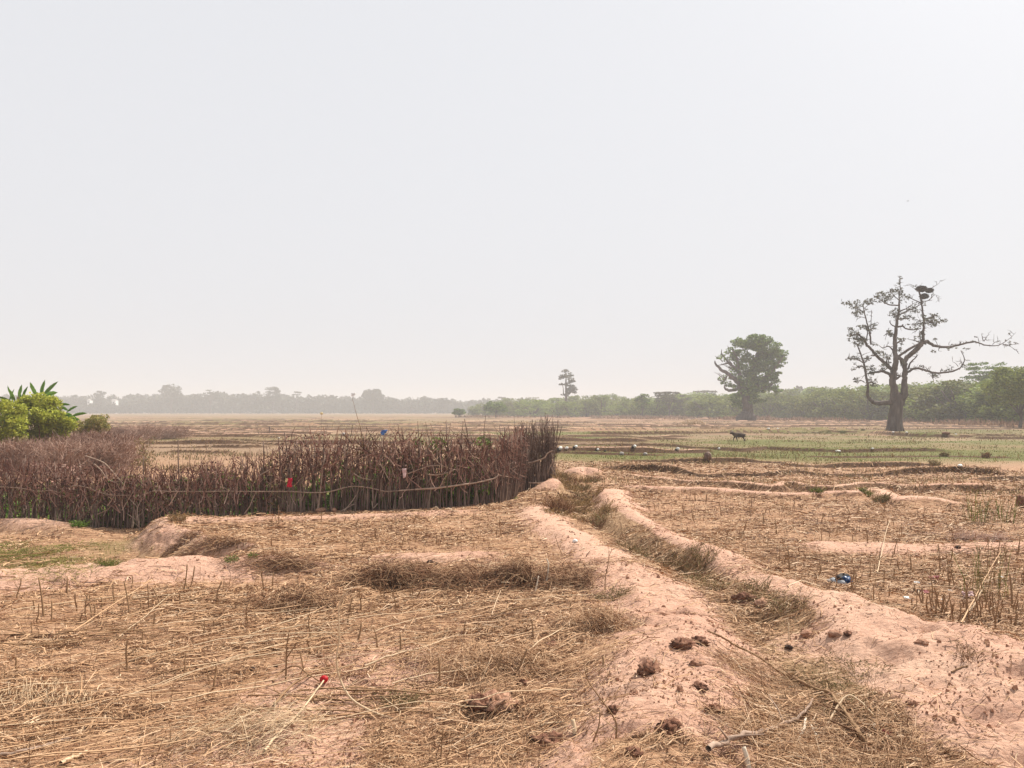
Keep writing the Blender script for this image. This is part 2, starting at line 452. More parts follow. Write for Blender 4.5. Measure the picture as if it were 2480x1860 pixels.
    green = np.maximum(green, sstep(gy + .02, gy + .12, y) * sstep(19, 18, y) * sstep(-12.5, -11.5, x))
    pale = sstep(20, 30, y) * np.clip(0.15 + 1.1 * fbm(x * 0.035 + 9, y * 0.14, 75, 3), 0, 1)
    red = sstep(30, 45, y) * np.clip(-0.05 + 1.3 * fbm(x * 0.04 + 4, y * 0.1, 77, 3), 0, 1) * (1 - green)
    ed = np.interp(x / np.maximum(y, 1) * FPX + 512, [460, 520, 560, 640, 720, 800, 880, 960, 1060, 1150], [262, 245, 230, 210, 192, 176, 148, 118, 95, 85]); q = y / ed
    red = np.maximum(red, sstep(.66, .8, q + .1 * g1) * sstep(1.3, 1.2, q) * sstep(-12, 4, x)); green = green * (1 - sstep(.72, .84, q) * sstep(1.3, 1.2, q) * (x > -5)); pale = pale * (1 - .8 * sstep(.72, .84, q) * (x > -5))
    rs = lambda a: np.clip(a, 0, 1).reshape(shp)
    return h.reshape(shp), dict(far=rs(far), soil=rs(soil), green=rs(green), pale=rs(pale), red=rs(red), brush=rs(brush), ditch=rs(ditch), sunk=rs(sunk))

def hz(x, y): return float(terrain(np.array([x]), np.array([y]))[0])

_dd = np.exp(np.linspace(math.log(2.2), math.log(600), 5000))
def gp(px, py):
    """Where the ground lies that the picture shows in column px, row py (1024 px picture)."""
    x = (px - 512) / FPX * _dd
    ok = np.nonzero(EYE - (py - HZ) / FPX * _dd <= terrain(x, _dd))[0]
    d = _dd[ok[0]] if len(ok) else _dd[-1]
    return ((px - 512) / FPX * d, d, hz((px - 512) / FPX * d, d))
def gd(x, y): return gp(x * K, y * K)
def gs(x, y): return gp(x * 1024 / 2480, y * 1024 / 2480)

# ------------------------------------------------------------------ the ground: one sheet to the horizon
fine = np.linspace(-0.72, 0.72, 1040)
rest = np.linspace(0.72, 2 * math.pi - 0.72, 62)[1:-1]
ang = np.concatenate([fine, rest])
rad = np.concatenate([[0.05, 0.3, 0.6], np.exp(np.arange(math.log(0.9), math.log(15), 0.0046)), np.exp(np.arange(math.log(15.05), math.log(62), 0.0029)), np.exp(np.arange(math.log(62.2), math.log(170), 0.0055)), np.exp(np.arange(math.log(171), math.log(1500), 0.014)), [1600]])
RR, AA = np.meshgrid(rad, ang, indexing='ij')
GX, GY = RR * np.sin(AA), RR * np.cos(AA)
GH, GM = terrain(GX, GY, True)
mb = MB()
nr_, na = RR.shape
i = np.arange(nr_ - 1)[:, None] * na; j = np.arange(na)[None]; j2 = (j + 1) % na
mb.add(np.stack([GX, GY, GH], -1).reshape(-1, 3), np.stack([i + j, i + na + j, i + na + j2, i + j2], -1).reshape(-1, 4))

m_ground, nt, b, out = new_mat('field_ground')
tc = nt.nodes.new('ShaderNodeTexCoord')
def att(n):
    a = nt.nodes.new('ShaderNodeAttribute'); a.attribute_name = n; return a.outputs['Fac']
def noi(scale, detail=6, stretch=None, rough=0.65):
    n = nt.nodes.new('ShaderNodeTexNoise'); n.inputs['Scale'].default_value = scale; n.inputs['Detail'].default_value = detail
    n.inputs['Roughness'].default_value = rough
    v = tc.outputs['Object']
    if stretch:
        mp = nt.nodes.new('ShaderNodeMapping'); mp.inputs['Scale'].default_value = stretch; nt.links.new(v, mp.inputs['Vector']); v = mp.outputs[0]
    nt.links.new(v, n.inputs['Vector']); return n.outputs['Fac']
def mix(f, a, c):
    m = nt.nodes.new('ShaderNodeMix'); m.data_type = 'RGBA'
    nt.links.new(f, m.inputs['Factor']) if not isinstance(f, float) else setattr(m.inputs['Factor'], 'default_value', f)
    nt.links.new(a, m.inputs['A']); nt.links.new(c, m.inputs['B']); return m.outputs['Result']
def rmp(f, stops):
    r = ramp(nt, stops); nt.links.new(f, r.inputs['Fac']); return r.outputs['Color']
def math_(op, a, c):
    m = nt.nodes.new('ShaderNodeMath'); m.operation = op
    for k, s in enumerate((a, c)):
        if isinstance(s, (int, float)): m.inputs[k].default_value = s
        else: nt.links.new(s, m.inputs[k])
    m.use_clamp = True
    return m.outputs[0]
n_big, n_fine, n_str = noi(0.6), noi(26, 8), noi(6, 8, (1, 3.2, 1))
straw = rmp(n_str, [(0.30, (0.115, 0.051, 0.026)), (0.46, (0.295, 0.162, 0.093)), (0.62, (0.43, 0.265, 0.160)), (0.8, (0.51, 0.345, 0.218))])
soilc = rmp(n_fine, [(0.25, (0.24, 0.112, 0.072)), (0.43, (0.475, 0.278, 0.195)), (0.75, (0.57, 0.372, 0.275))])
soil2 = rmp(n_big, [(0.32, (0.38, 0.20, 0.138)), (0.5, (0.50, 0.30, 0.212)), (0.7, (0.575, 0.40, 0.285))])
soilc = mix(0.45, soilc, soil2)
n_mot, n_crk = noi(7.5, 8, None, 0.75), noi(2.1, 9, (1, 1.6, 1), 0.7)
def band(f, lo, hi):
    r = nt.nodes.new('ShaderNodeMapRange'); r.inputs['From Min'].default_value = lo; r.inputs['From Max'].default_value = hi; nt.links.new(f, r.inputs['Value']); return r.outputs[0]
darkc = rmp(n_fine, [(0.3, (0.20, 0.095, 0.06)), (0.7, (0.40, 0.235, 0.165))])
soilc = mix(math_('MULTIPLY', band(n_mot, .55, .70), 0.75), soilc, darkc)
soilc = mix(math_('MULTIPLY', band(n_crk, .56, .66), 0.4), soilc, darkc)
greenc = rmp(n_fine, [(0.25, (0.036, 0.045, 0.008)), (0.5, (0.085, 0.10, 0.018)), (0.75, (0.17, 0.15, 0.04))])
palec = rmp(n_str, [(0.3, (0.22, 0.16, 0.105)), (0.7, (0.36, 0.28, 0.20))])
redc = rmp(n_str, [(0.3, (0.17, 0.08, 0.045)), (0.7, (0.33, 0.19, 0.115))])
brc = rmp(n_fine, [(0.3, (0.035, 0.018, 0.009)), (0.7, (0.12, 0.06, 0.03))])  # dry grass brown, darkened further to add shade on bund near faces
ditchc = rmp(n_fine, [(0.3, (0.17, 0.10, 0.05)), (0.7, (0.42, 0.27, 0.155))])
edge = math_('SUBTRACT', math_('MULTIPLY', n_str, 1.0), 0.5)
def brk(s):                                # a ragged border instead of a soft one
    a = math_('ADD', s, math_('MULTIPLY', math_('SUBTRACT', n_fine, 0.42), 0.9))
    r = nt.nodes.new('ShaderNodeMapRange'); r.inputs['From Min'].default_value = 0.38; r.inputs['From Max'].default_value = 0.62
    nt.links.new(a, r.inputs['Value']); return math_('MULTIPLY', r.outputs[0], math_('MULTIPLY', s, 6.0))
farc = rmp(n_str, [(0.3, (0.085, 0.05, 0.028)), (0.5, (0.175, 0.115, 0.07)), (0.75, (0.27, 0.19, 0.122))])  # browner far straw, darkened to replace shadows too small to model
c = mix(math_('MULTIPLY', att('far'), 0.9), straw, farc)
c = mix(math_('MULTIPLY', att('pale'), 0.5), c, palec)
c = mix(math_('MULTIPLY', att('red'), 0.85), c, redc)
c = mix(math_('MULTIPLY', att('green'), 0.85), c, greenc)
c = mix(att('ditch'), c, ditchc)
c = mix(brk(att('soil')), c, soilc)
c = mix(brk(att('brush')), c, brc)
nt.links.new(c, b.inputs['Base Color'])
b.inputs['Roughness'].default_value = 0.95
bp = nt.nodes.new('ShaderNodeBump'); bp.inputs['Strength'].default_value = 1.0; bp.inputs['Distance'].default_value = 0.045
nt.links.new(math_('ADD', math_('MULTIPLY', n_str, 0.6), math_('MULTIPLY', n_fine, 0.5)), bp.inputs['Height'])
nt.links.new(bp.outputs[0], b.inputs['Normal'])
ground = mb.build('ground', m_ground, smooth=True)
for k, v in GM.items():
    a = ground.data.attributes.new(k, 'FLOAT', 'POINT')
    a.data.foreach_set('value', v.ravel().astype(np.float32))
tag(ground, kind='structure')

# ------------------------------------------------------------------ materials of the things
M = {}
M['straw'] = island_mat('straw', [(0.07, 0.026, 0.012), (0.21, 0.10, 0.048), (0.40, 0.235, 0.128), (0.49, 0.31, 0.178), (0.37, 0.21, 0.11), (0.64, 0.47, 0.315)], 0.7)
M['stalk'] = island_mat('dry_stalk', [(0.10, 0.045, 0.022), (0.20, 0.11, 0.055), (0.42, 0.29, 0.17)], 0.8)
M['pale_stalk'] = island_mat('pale_stalk', [(0.36, 0.235, 0.13), (0.55, 0.41, 0.27), (0.45, 0.31, 0.18)], 0.7)
M['heap'] = island_mat('heap_straw', [(0.055, 0.022, 0.011), (0.14, 0.064, 0.031), (0.235, 0.118, 0.06), (0.48, 0.31, 0.18)], 0.8)
M['dry_grass'] = island_mat('dry_grass', [(0.10, 0.06, 0.025), (0.38, 0.25, 0.12), (0.24, 0.16, 0.065)], 0.8, 0.2)
M['green_grass'] = island_mat('green_grass', [(0.05, 0.075, 0.01), (0.12, 0.15, 0.024), (0.24, 0.21, 0.06)], 0.8, 0.25)
M['fresh_grass'] = island_mat('fresh_grass', [(0.10, 0.11, 0.025), (0.24, 0.22, 0.06), (0.36, 0.28, 0.11), (0.16, 0.18, 0.04)], 0.8, 0.25)
M['weed'] = island_mat('weed', [(0.06, 0.06, 0.022), (0.16, 0.145, 0.055), (0.34, 0.23, 0.12), (0.13, 0.07, 0.032), (0.24, 0.2, 0.09)], 0.8, 0.2)
M['brushwood'] = island_mat('brushwood', [(0.035, 0.015, 0.012), (0.17, 0.075, 0.058), (0.32, 0.175, 0.135), (0.56, 0.39, 0.31)], 0.8, 0.1)
M['stake'] = noise_mat('stake_bark', [(0.03, 0.017, 0.014), (0.15, 0.098, 0.076), (0.40, 0.30, 0.245)], 9, bump=0.01, stretch=(1, 1, 0.2))
M['pale_bark'] = noise_mat('pale_bark', [(0.22, 0.15, 0.11), (0.42, 0.32, 0.25)], 14, bump=0.005)
M['rail'] = noise_mat('rail_bark', [(0.20, 0.13, 0.095), (0.46, 0.34, 0.26)], 12, bump=0.006)
M['bark'] = noise_mat('tree_bark', [(0.045, 0.034, 0.031), (0.105, 0.08, 0.073), (0.19, 0.155, 0.14)], 3.5, bump=0.12, stretch=(1, 1, 0.25))
M['tree_leaf'] = island_mat('tree_leaf', [(0.045, 0.045, 0.032), (0.10, 0.098, 0.068), (0.17, 0.165, 0.11)], 0.7, 0.3)
M['green_leaf'] = island_mat('green_leaf', [(0.035, 0.06, 0.014), (0.11, 0.18, 0.028), (0.20, 0.29, 0.05)], 0.6, 0.3)
M['shrub_leaf'] = island_mat('shrub_leaf', [(0.022, 0.032, 0.008), (0.11, 0.15, 0.024), (0.235, 0.275, 0.055), (0.075, 0.09, 0.024)], 0.7, 0.3, patch=2.6, obj_var=0.42)
M['far_leaf'] = island_mat('far_leaf', [(0.04, 0.05, 0.03), (0.08, 0.09, 0.045)], 0.9)
M['bright_leaf'] = island_mat('bright_leaf', [(0.05, 0.075, 0.008), (0.27, 0.31, 0.025), (0.46, 0.46, 0.07), (0.16, 0.19, 0.02)], 0.6, 0.35, patch=1.8)
M['garden_leaf'] = island_mat('garden_leaf', [(0.035, 0.08, 0.012), (0.11, 0.2, 0.03), (0.24, 0.32, 0.06)], 0.6, 0.3)
M['banana_leaf'] = island_mat('banana_leaf', [(0.05, 0.11, 0.02), (0.10, 0.20, 0.03), (0.16, 0.27, 0.05)], 0.45, 0.3)
M['banana_stem'] = noise_mat('banana_stem', [(0.16, 0.15, 0.05), (0.35, 0.27, 0.14)], 5, stretch=(1, 1, 0.3))
M['dry_twig'] = island_mat('dry_twig', [(0.18, 0.09, 0.065), (0.36, 0.225, 0.17), (0.50, 0.35, 0.275)], 0.9, 0.2)
M['clod'] = noise_mat('earth_clod', [(0.17, 0.075, 0.045), (0.34, 0.185, 0.12), (0.46, 0.28, 0.19)], 22, bump=0.02)
M['dark_clod'] = noise_mat('dark_clod', [(0.05, 0.02, 0.012), (0.16, 0.072, 0.044), (0.36, 0.20, 0.13)], 26, bump=0.02)
M['dung'] = noise_mat('dung', [(0.025, 0.015, 0.012), (0.07, 0.04, 0.03)], 30, bump=0.01)
M['white_sack'] = noise_mat('white_sack', [(0.62, 0.60, 0.56), (0.80, 0.79, 0.76)], 9, 0.6, bump=0.01)
M['dark_cloth'] = noise_mat('dark_cloth', [(0.012, 0.011, 0.011), (0.05, 0.04, 0.04)], 10, 0.7)
M['blue_plastic'] = noise_mat('blue_plastic', [(0.006, 0.01, 0.02), (0.012, 0.045, 0.13), (0.03, 0.10, 0.26)], 7, 0.35, bump=0.01)
M['grey_plastic'] = noise_mat('grey_plastic', [(0.16, 0.17, 0.18), (0.5, 0.52, 0.55)], 7, 0.4)
M['red'] = noise_mat('red_plastic', [(0.30, 0.004, 0.008), (0.42, 0.008, 0.014)], 6, 0.45)
M['red_cloth'] = noise_mat('red_cloth', [(0.33, 0.008, 0.025), (0.55, 0.015, 0.045)], 8, 0.8)
M['pink_cloth'] = noise_mat('pink_cloth', [(0.45, 0.28, 0.27), (0.65, 0.48, 0.46)], 8, 0.8)
M['yellow_cloth'] = noise_mat('yellow_cloth', [(0.55, 0.42, 0.20), (0.7, 0.58, 0.32)], 8, 0.8)
M['blue_cloth'] = noise_mat('blue_cloth', [(0.02, 0.06, 0.2), (0.12, 0.25, 0.55)], 14, 0.8)
M['bleached'] = noise_mat('bleached_stalk', [(0.46, 0.37, 0.27), (0.66, 0.57, 0.46)], 12, 0.7)
M['paper'] = noise_mat('paper', [(0.68, 0.66, 0.62), (0.85, 0.84, 0.82)], 12, 0.7)
M['maroon'] = noise_mat('maroon_wrapper', [(0.14, 0.02, 0.025), (0.32, 0.06, 0.06)], 12, 0.5)
M['stone'] = noise_mat('stone', [(0.25, 0.22, 0.2), (0.48, 0.44, 0.41)], 9, bump=0.01)
M['nest'] = island_mat('nest_twig', [(0.03, 0.02, 0.018), (0.085, 0.06, 0.05)], 0.9)
M['wall'] = noise_mat('white_wall', [(0.78, 0.78, 0.77), (0.9, 0.9, 0.89)], 1.0)
M['tin'] = noise_mat('tin_roof', [(0.30, 0.27, 0.25), (0.5, 0.47, 0.45)], 1.0, 0.5)
M['hide'] = noise_mat('goat_hide', [(0.018, 0.012, 0.010), (0.05, 0.03, 0.022), (0.16, 0.11, 0.08)], 3.2)
M['bird'] = noise_mat('bird_feather', [(0.05, 0.045, 0.045), (0.09, 0.085, 0.08)], 10)

# ------------------------------------------------------------------ trees
def px_path(rows, ox, oy, s, jy=0.0, seed=0, r_scale=1.0):
    """Branch drawn as (column, row, half width) in picture units -> metres, wandering a little in depth."""
    rs = np.random.default_rng(seed)
    p = np.array(rows, float)
    y = np.cumsum(rs.normal(0, jy, len(p))); y -= y[0]
    return np.stack([(p[:, 0] - ox) * s, y, (oy - p[:, 1]) * s, p[:, 2] * s * r_scale], 1)

def limb(mb, rows, ox, oy, s, jy, seed, y0=0.0, n=8):
    q = smooth_path(px_path(rows, ox, oy, s, jy, seed), 4)
    q[:, 1] += y0
    wob = np.random.default_rng(seed + 99)
    q[1:-1, :3] += wob.normal(0, 1, (len(q) - 2, 3)) * q[1:-1, 3:4] * 0.16
    tube(mb, q[:, :3], q[:, 3], n)
    return q

def twigs(mb, c, r, n, L, rad, up=0.15):
    """Fine twigs inside a leaf clump."""
    a = blob_points(c, np.asarray(r) * 0.5, n, 0.1)
    d = (a - np.asarray(c)) / (np.asarray(r) + 1e-6) + unit(n) * 0.6; d[:, 2] += up
    d /= np.linalg.norm(d, axis=1, keepdims=True)
    t = np.linspace(0, 1, 4)[None, :, None]
    P = a[:, None] + d[:, None] * t * L * rng.uniform(0.5, 1.3, (n, 1, 1)) + rng.normal(0, 0.05 * L, (n, 4, 3)) * t
    tubes3(mb, P, rad * (1.1 - t[..., 0]) * np.ones((n, 1)))

# -- the bare, stork-nested tree
S_ = 0.0106; OX, OY = 745, 1455
t0 = gs(1960 + 745 * 0.2773, 640 + 1458 * 0.2773)
S_ = 0.2773 * 1024 / 2480 / FPX * t0[1]
tree = empty('bare_tree', (t0[0], t0[1], t0[2] - 0.1))
tag(tree, 'tall half-bare grey tree with thick fluted trunk, long sweeping limbs and nests on top', 'tree')
tr = MB(); LV = MB()
def L(rows, jy, seed, y0=0.0):
    q = limb(tr, [(a, b_, r_ * 1.02) for a, b_, r_ in rows], OX, OY, S_, jy, seed, y0); w = np.random.default_rng(seed + 700)
    for k in range(2, len(q)):                     # short spurs and twigs along every thinner limb
        if q[k, 3] < .11 and w.random() < .6:
            d = w.normal(0, 1, 3); d[2] += .45; d[1] *= .6; d /= np.linalg.norm(d); l = w.uniform(.12, .5); a = q[k, :3]; e = a + d * l
            tube(tr, [a, a + d * l * .5 + w.normal(0, .06, 3), e], [min(.03, q[k, 3]), .02, .009], 4)
            for _ in range(2):
                d2_ = d + w.normal(0, .6, 3); b_ = a + d * l * w.uniform(.4, .9); tube(tr, [b_, b_ + d2_ * l * .25, b_ + d2_ * l * .5], [.014, .011, .007], 3)
            if w.random() < .18: leaves(LV, blob_points(e, (.14, .14, .09), 5, .2), .08, .3, .62)
    return q
for rows in ([(747, 1480, 74), (747, 1440, 66), (752, 1380, 59), (756, 1300, 55), (762, 1220, 54), (768, 1170, 52), (772, 1125, 40), (775, 1100, 8)],):
    q = smooth_path(px_path(rows, OX, OY, S_, 0, 1), 6); tube(tr, q[:, :3], q[:, 3], 16)
for k in range(9):                                  # buttress roots
    a = k / 9 * 2 * math.pi + 0.3
    dx, dy = math.cos(a), math.sin(a)
    rr = np.array([[dx * 0.25, dy * 0.25, 1.6, 0.24], [dx * 0.4, dy * 0.4, 0.8, 0.22], [dx * 0.58, dy * 0.5, 0.3, 0.16], [dx * 0.85, dy * 0.6, -0.05, 0.08]])
    q = smooth_path(rr, 4); tube(tr, q[:, :3], q[:, 3], 8)
L([(742, 1200, 42), (732, 1060, 31), (730, 950, 27), (735, 850, 23), (738, 750, 19), (745, 650, 17), (755, 560, 14), (765, 480, 12), (785, 400, 9), (783, 330, 7), (790, 260, 5), (797, 200, 4), (789, 120, 2)], .12, 2)
L([(795, 1210, 40), (818, 1110, 32), (822, 1000, 23), (828, 920, 21), (830, 850, 21)], .1, 3, .1)
L([(826, 870, 18), (800, 815, 17), (765, 785, 16), (742, 745, 13)], .1, 4)
L([(775, 795, 10), (850, 740, 11), (940, 690, 9), (985, 660, 8)], .15, 5, .1)
L([(830, 865, 20), (890, 780, 20), (950, 720, 22), (990, 668, 19), (1050, 668, 14), (1100, 690, 12), (1200, 708, 10), (1300, 698, 9), (1400, 673, 8), (1500, 655, 7), (1530, 663, 6), (1600, 688, 5), (1690, 690, 3.5), (1780, 640, 2.2), (1845, 575, 1)], .2, 6, .1)
L([(1520, 660, 4), (1508, 605, 2)], .1, 7); L([(1525, 660, 4), (1545, 615, 1.8)], .1, 8); L([(1480, 660, 3), (1475, 625, 1.5)], .1, 9)
L([(1690, 690, 3), (1740, 700, 2), (1790, 735, 1)], .1, 10); L([(1690, 688, 3), (1760, 690, 2), (1850, 680, 1)], .1, 11); L([(1600, 688, 3), (1640, 660, 1.5), (1690, 655, 1)], .1, 12)
L([(990, 675, 16), (985, 640, 14), (997, 560, 10), (1000, 480, 9), (995, 400, 8), (990, 320, 7), (980, 240, 6), (965, 175, 3)], .1, 13, .2)
L([(838, 960, 13), (880, 912, 10), (920, 898, 9), (970, 918, 9), (1020, 938, 8.5), (1100, 940, 8), (1200, 928, 7), (1260, 905, 6), (1300, 880, 5), (1316, 820, 4), (1313, 740, 2)], .2, 14, .1)
L([(868, 905, 7), (880, 850, 7), (930, 800, 5), (940, 780, 3)], .15, 15, .1)
L([(1300, 880, 3), (1280, 850, 2), (1262, 838, 1)], .1, 16); L([(1308, 860, 3), (1340, 842, 1)], .1, 17)
L([(722, 1010, 16), (690, 950, 13), (650, 925, 11.5), (600, 925, 10), (540, 940, 7), (508, 942, 4)], .2, 18)
L([(722, 905, 17), (670, 845, 14.5), (610, 790, 13), (560, 740, 12), (520, 690, 11), (480, 645, 9), (430, 600, 7), (370, 612, 4)], .25, 19)
L([(526, 690, 8), (524, 600, 7), (515, 520, 6), (495, 440, 5), (485, 380, 4), (475, 320, 2.5)], .15, 20, -.3)
L([(524, 600, 4), (532, 500, 3), (530, 405, 1.5)], .1, 21, -.3)
L([(490, 650, 6), (494, 580, 4), (470, 520, 3)], .1, 22, -.2)
L([(722, 1195, 24), (650, 1195, 19), (570, 1195, 17), (520, 1180, 15.5), (490, 1130, 13.5), (470, 1060, 11), (460, 960, 10), (455, 870, 8.5), (445, 810, 7), (430, 740, 6), (412, 680, 4)], .25, 23)
L([(452, 850, 5), (400, 820, 4), (300, 815, 1.5)], .2, 24, -.4); L([(455, 850, 4), (500, 815, 2)], .2, 25, -.4); L([(458, 890, 5), (410, 880, 3), (365, 905, 1.5)], .2, 26, -.4)
L([(465, 1020, 5), (430, 1000, 3), (385, 1010, 1.5)], .2, 27, -.4); L([(470, 1050, 5), (520, 1020, 4), (580, 1040, 1.5)], .2, 28, -.4)
for k, rows in enumerate([
    [(786, 400, 6), (850, 370, 4), (900, 330, 2)], [(784, 345, 6), (700, 340, 5), (640, 310, 3), (560, 250, 1.2)], [(784, 300, 4), (740, 270, 3), (700, 220, 1.5)],
    [(775, 430, 6), (850, 400, 5), (950, 350, 3), (985, 330, 2)], [(768, 470, 6), (820, 462, 5), (870, 455, 2)], [(756, 535, 8), (800, 530, 7), (815, 515, 6)],
    [(815, 520, 6), (850, 545, 6), (920, 558, 5), (990, 545, 4)], [(748, 530, 6), (715, 510, 4), (688, 482, 2)], [(745, 600, 6), (700, 590, 4), (660, 610, 2)],
    [(740, 690, 8), (800, 660, 6), (850, 655, 2)], [(735, 745, 7), (690, 705, 5), (640, 715, 3), (580, 680, 1)], [(765, 430, 5), (735, 430, 4), (705, 440, 2)],
    [(998, 470, 6), (1060, 450, 5), (1110, 430, 3)], [(998, 500, 5), (1060, 500, 4), (1170, 480, 2.5), (1195, 468, 1)], [(992, 330, 5), (920, 300, 4), (820, 250, 2)],
    [(985, 270, 4), (930, 230, 3), (850, 180, 1)], [(990, 310, 4), (1050, 300, 3), (1110, 250, 1.5), (1160, 260, 1)], [(985, 230, 4), (1060, 200, 3), (1150, 148, 1.2)],
    [(975, 210, 3), (940, 180, 2), (912, 172, 1)], [(975, 670, 6), (930, 650, 4), (905, 640, 2)], [(970, 640, 5), (960, 590, 4), (985, 570, 2)],
    [(745, 1000, 8), (780, 970, 7), (800, 965, 4)], [(670, 850, 6), (670, 800, 4), (650, 760, 2)], [(600, 785, 5), (560, 785, 4), (545, 780, 2)],
    [(700, 880, 5), (690, 820, 3), (705, 780, 1.5)], [(1140, 700, 4), (1130, 740, 2), (1170, 745, 1)], [(1230, 706, 4), (1243, 680, 2)], [(1315, 696, 4), (1322, 668, 2)],
    [(930, 900, 4), (925, 870, 2)], [(985, 920, 4), (1000, 870, 3), (990, 880, 1)], [(1140, 938, 4), (1150, 895, 2)], [(1240, 912, 3), (1245, 880, 1.5)], [(1070, 940, 4), (1080, 985, 3), (1065, 955, 1)],
    [(500, 650, 5), (450, 610, 3), (350, 540, 1)], [(480, 400, 3), (400, 370, 2), (290, 310, 1)], [(480, 370, 3), (560, 310, 1)], [(500, 460, 3), (420, 430, 1)], [(540, 560, 3), (590, 490, 1)]]):
    L(rows, .15, 40 + k)
for (cx, cz, rx, rz, n) in [
    (335, 335, 50, 22, 60), (400, 370, 60, 38, 120), (420, 425, 55, 28, 80), (500, 325, 55, 28, 90), (460, 305, 25, 15, 25), (555, 320, 35, 20, 20), (530, 540, 45, 35, 90), (480, 525, 30, 20, 50),
    (400, 625, 60, 45, 190), (365, 570, 32, 30, 60), (440, 655, 45, 28, 110), (490, 655, 30, 30, 60), (430, 695, 25, 18, 35), (380, 800, 45, 20, 70), (330, 823, 40, 8, 25), (500, 812, 20, 16, 40), (415, 882, 40, 14, 40),
    (375, 905, 20, 9, 22), (530, 1010, 42, 30, 80), (412, 1000, 28, 18, 55), (560, 1045, 32, 20, 50), (535, 905, 32, 42, 130), (640, 890, 40, 28, 70), (690, 810, 35, 55, 80), (600, 770, 45, 30, 90),
    (700, 585, 28, 26, 70), (680, 605, 25, 18, 40), (735, 405, 38, 30, 60), (755, 435, 30, 15, 50), (645, 265, 55, 40, 130), (620, 250, 30, 20, 40), (710, 240, 40, 35, 90), (785, 225, 40, 22, 60), (830, 280, 50, 40, 90), (700, 300, 50, 30, 70),
    (855, 455, 55, 28, 80), (910, 480, 55, 45, 90), (900, 530, 60, 25, 50), (930, 370, 60, 35, 70), (860, 400, 50, 30, 40), (1060, 490, 55, 32, 150), (1110, 430, 30, 22, 60), (1165, 485, 30, 12, 35), (1030, 520, 30, 20, 40),
    (825, 640, 30, 12, 40), (775, 735, 26, 22, 60), (945, 630, 30, 18, 30), (970, 590, 25, 20, 30), (1140, 740, 28, 10, 22), (1220, 725, 40, 8, 22), (1340, 725, 30, 8, 12), (786, 155, 12, 18, 18), (789, 120, 8, 6, 6), (570, 690, 30, 10, 10),
    (780, 850, 18, 22, 25), (1080, 960, 30, 12, 20), (1190, 905, 25, 14, 25), (1320, 880, 30, 18, 25), (990, 880, 14, 10, 12), (1080, 640, 14, 12, 20), (780, 945, 20, 12, 15), (1130, 965, 18, 8, 12)]:
    c = ((cx - OX) * S_, rng.normal(0, .5), (OY - cz) * S_); r = (rx * S_, max(rx, rz) * S_ * .9, rz * S_)
    twigs(tr, c, r, max(4, n // 6), max(rx, rz) * S_ * .85, .016)
    for _ in range(max(3, n // 5)):
        q = blob_points(c, np.array(r) * 1.12, 1, .25)[0]
        leaves(LV, blob_points(q, (.13, .13, .09), 5, .2), .085, .3, .62)
for _ in range(60):
    a = np.array([rng.uniform(560, 1200), rng.uniform(160, 420)])
tr.build('trunk', M['bark'], tree, True)
LV.build('crown', M['tree_leaf'], tree)
for (cx, cz, rx, rz, lab) in [(990, 198, 50, 32, 'largest twig nest, saddle-shaped, at the very top of the bare tree'), (1060, 212, 32, 26, 'small round twig nest beside the largest nest in the treetop'),
                              (1014, 264, 38, 30, 'twig nest tucked below the two others in the bare tree')]:
    m = MB(); r = (rx * S_ * .86, rx * S_ * .86, rz * S_ * .82)
    q = blob_points((0, 0, 0), r, 420, .7); d = unit(420); d[:, 2] *= .35
    t = np.linspace(-1, 1, 3)[None, :, None]
    tubes3(m, q[:, None] + d[:, None] * t * .13, np.full((420, 3), .016))
    tube(m, [(0, 0, -r[2]), (0, 0, -r[2] * .5), (0, 0, 0), (0, 0, r[2] * .7)], [r[0] * .3, r[0] * .8, r[0] * .9, r[0] * .6], 10)
    o = m.build('nest', M['nest']); o.location = (tree.location.x + (cx - OX) * S_, tree.location.y + .2, tree.location.z + (OY - cz) * S_)
    tag(o, lab, 'nest', 'twig nests in the bare tree')

# -- the leafy tree with bare limbs on one flank
S2 = 0.0247; O2 = (1110, 925)
x2 = gs(1500 + 1110 * .28029, 760 + 918 * .28029)
d2 = 138.0; S2 = d2 / FPX * .28029 * 1024 / 2480
x2 = ((1500 + 1110 * .28029) * 1024 / 2480 - 512) / FPX * d2
tree2 = empty('leafy_tree', (x2, d2, hz(x2, d2) - .1))
tag(tree2, 'broad leafy tree standing alone with bare limbs reaching out of one flank', 'tree')
t2 = MB()
def L2(rows, jy, seed): return limb(t2, rows, O2[0], O2[1], S2, jy, seed)
L2([(1110, 935, 105), (1112, 900, 62), (1110, 850, 48), (1108, 780, 42), (1112, 700, 40), (1140, 600, 38), (1170, 480, 28), (1200, 350, 16), (1215, 240, 6)], .3, 1)
L2([(1100, 730, 34), (1060, 670, 28), (1020, 590, 22), (930, 530, 17), (870, 480, 13), (830, 430, 9), (820, 402, 4)], .5, 2)
L2([(1060, 665, 18), (1020, 638, 15), (970, 657, 13), (905, 648, 10), (893, 610, 4)], .4, 3)
L2([(1070, 640, 20), (1030, 500, 15), (960, 420, 10), (900, 345, 6), (885, 300, 2)], .4, 4)
L2([(1030, 480, 12), (1010, 380, 8), (960, 300, 4)], .4, 5); L2([(960, 420, 8), (900, 430, 5), (850, 440, 2)], .4, 6); L2([(930, 530, 8), (905, 575, 5), (850, 568, 2)], .4, 7)
L2([(1130, 650, 24), (1230, 560, 18), (1330, 450, 11), (1400, 350, 4)], .5, 8); L2([(1130, 690, 22), (1220, 640, 15), (1320, 600, 6)], .5, 9)
for k in range(16):
    a = rng.uniform(840, 1040); b = rng.uniform(280, 560)
    L2([(a + 40, b + 20, 4), (a + 10, b - 5, 3), (a - 30 + rng.uniform(-15, 15), b - 30, 1)], .3, 60 + k)
v2 = MB()
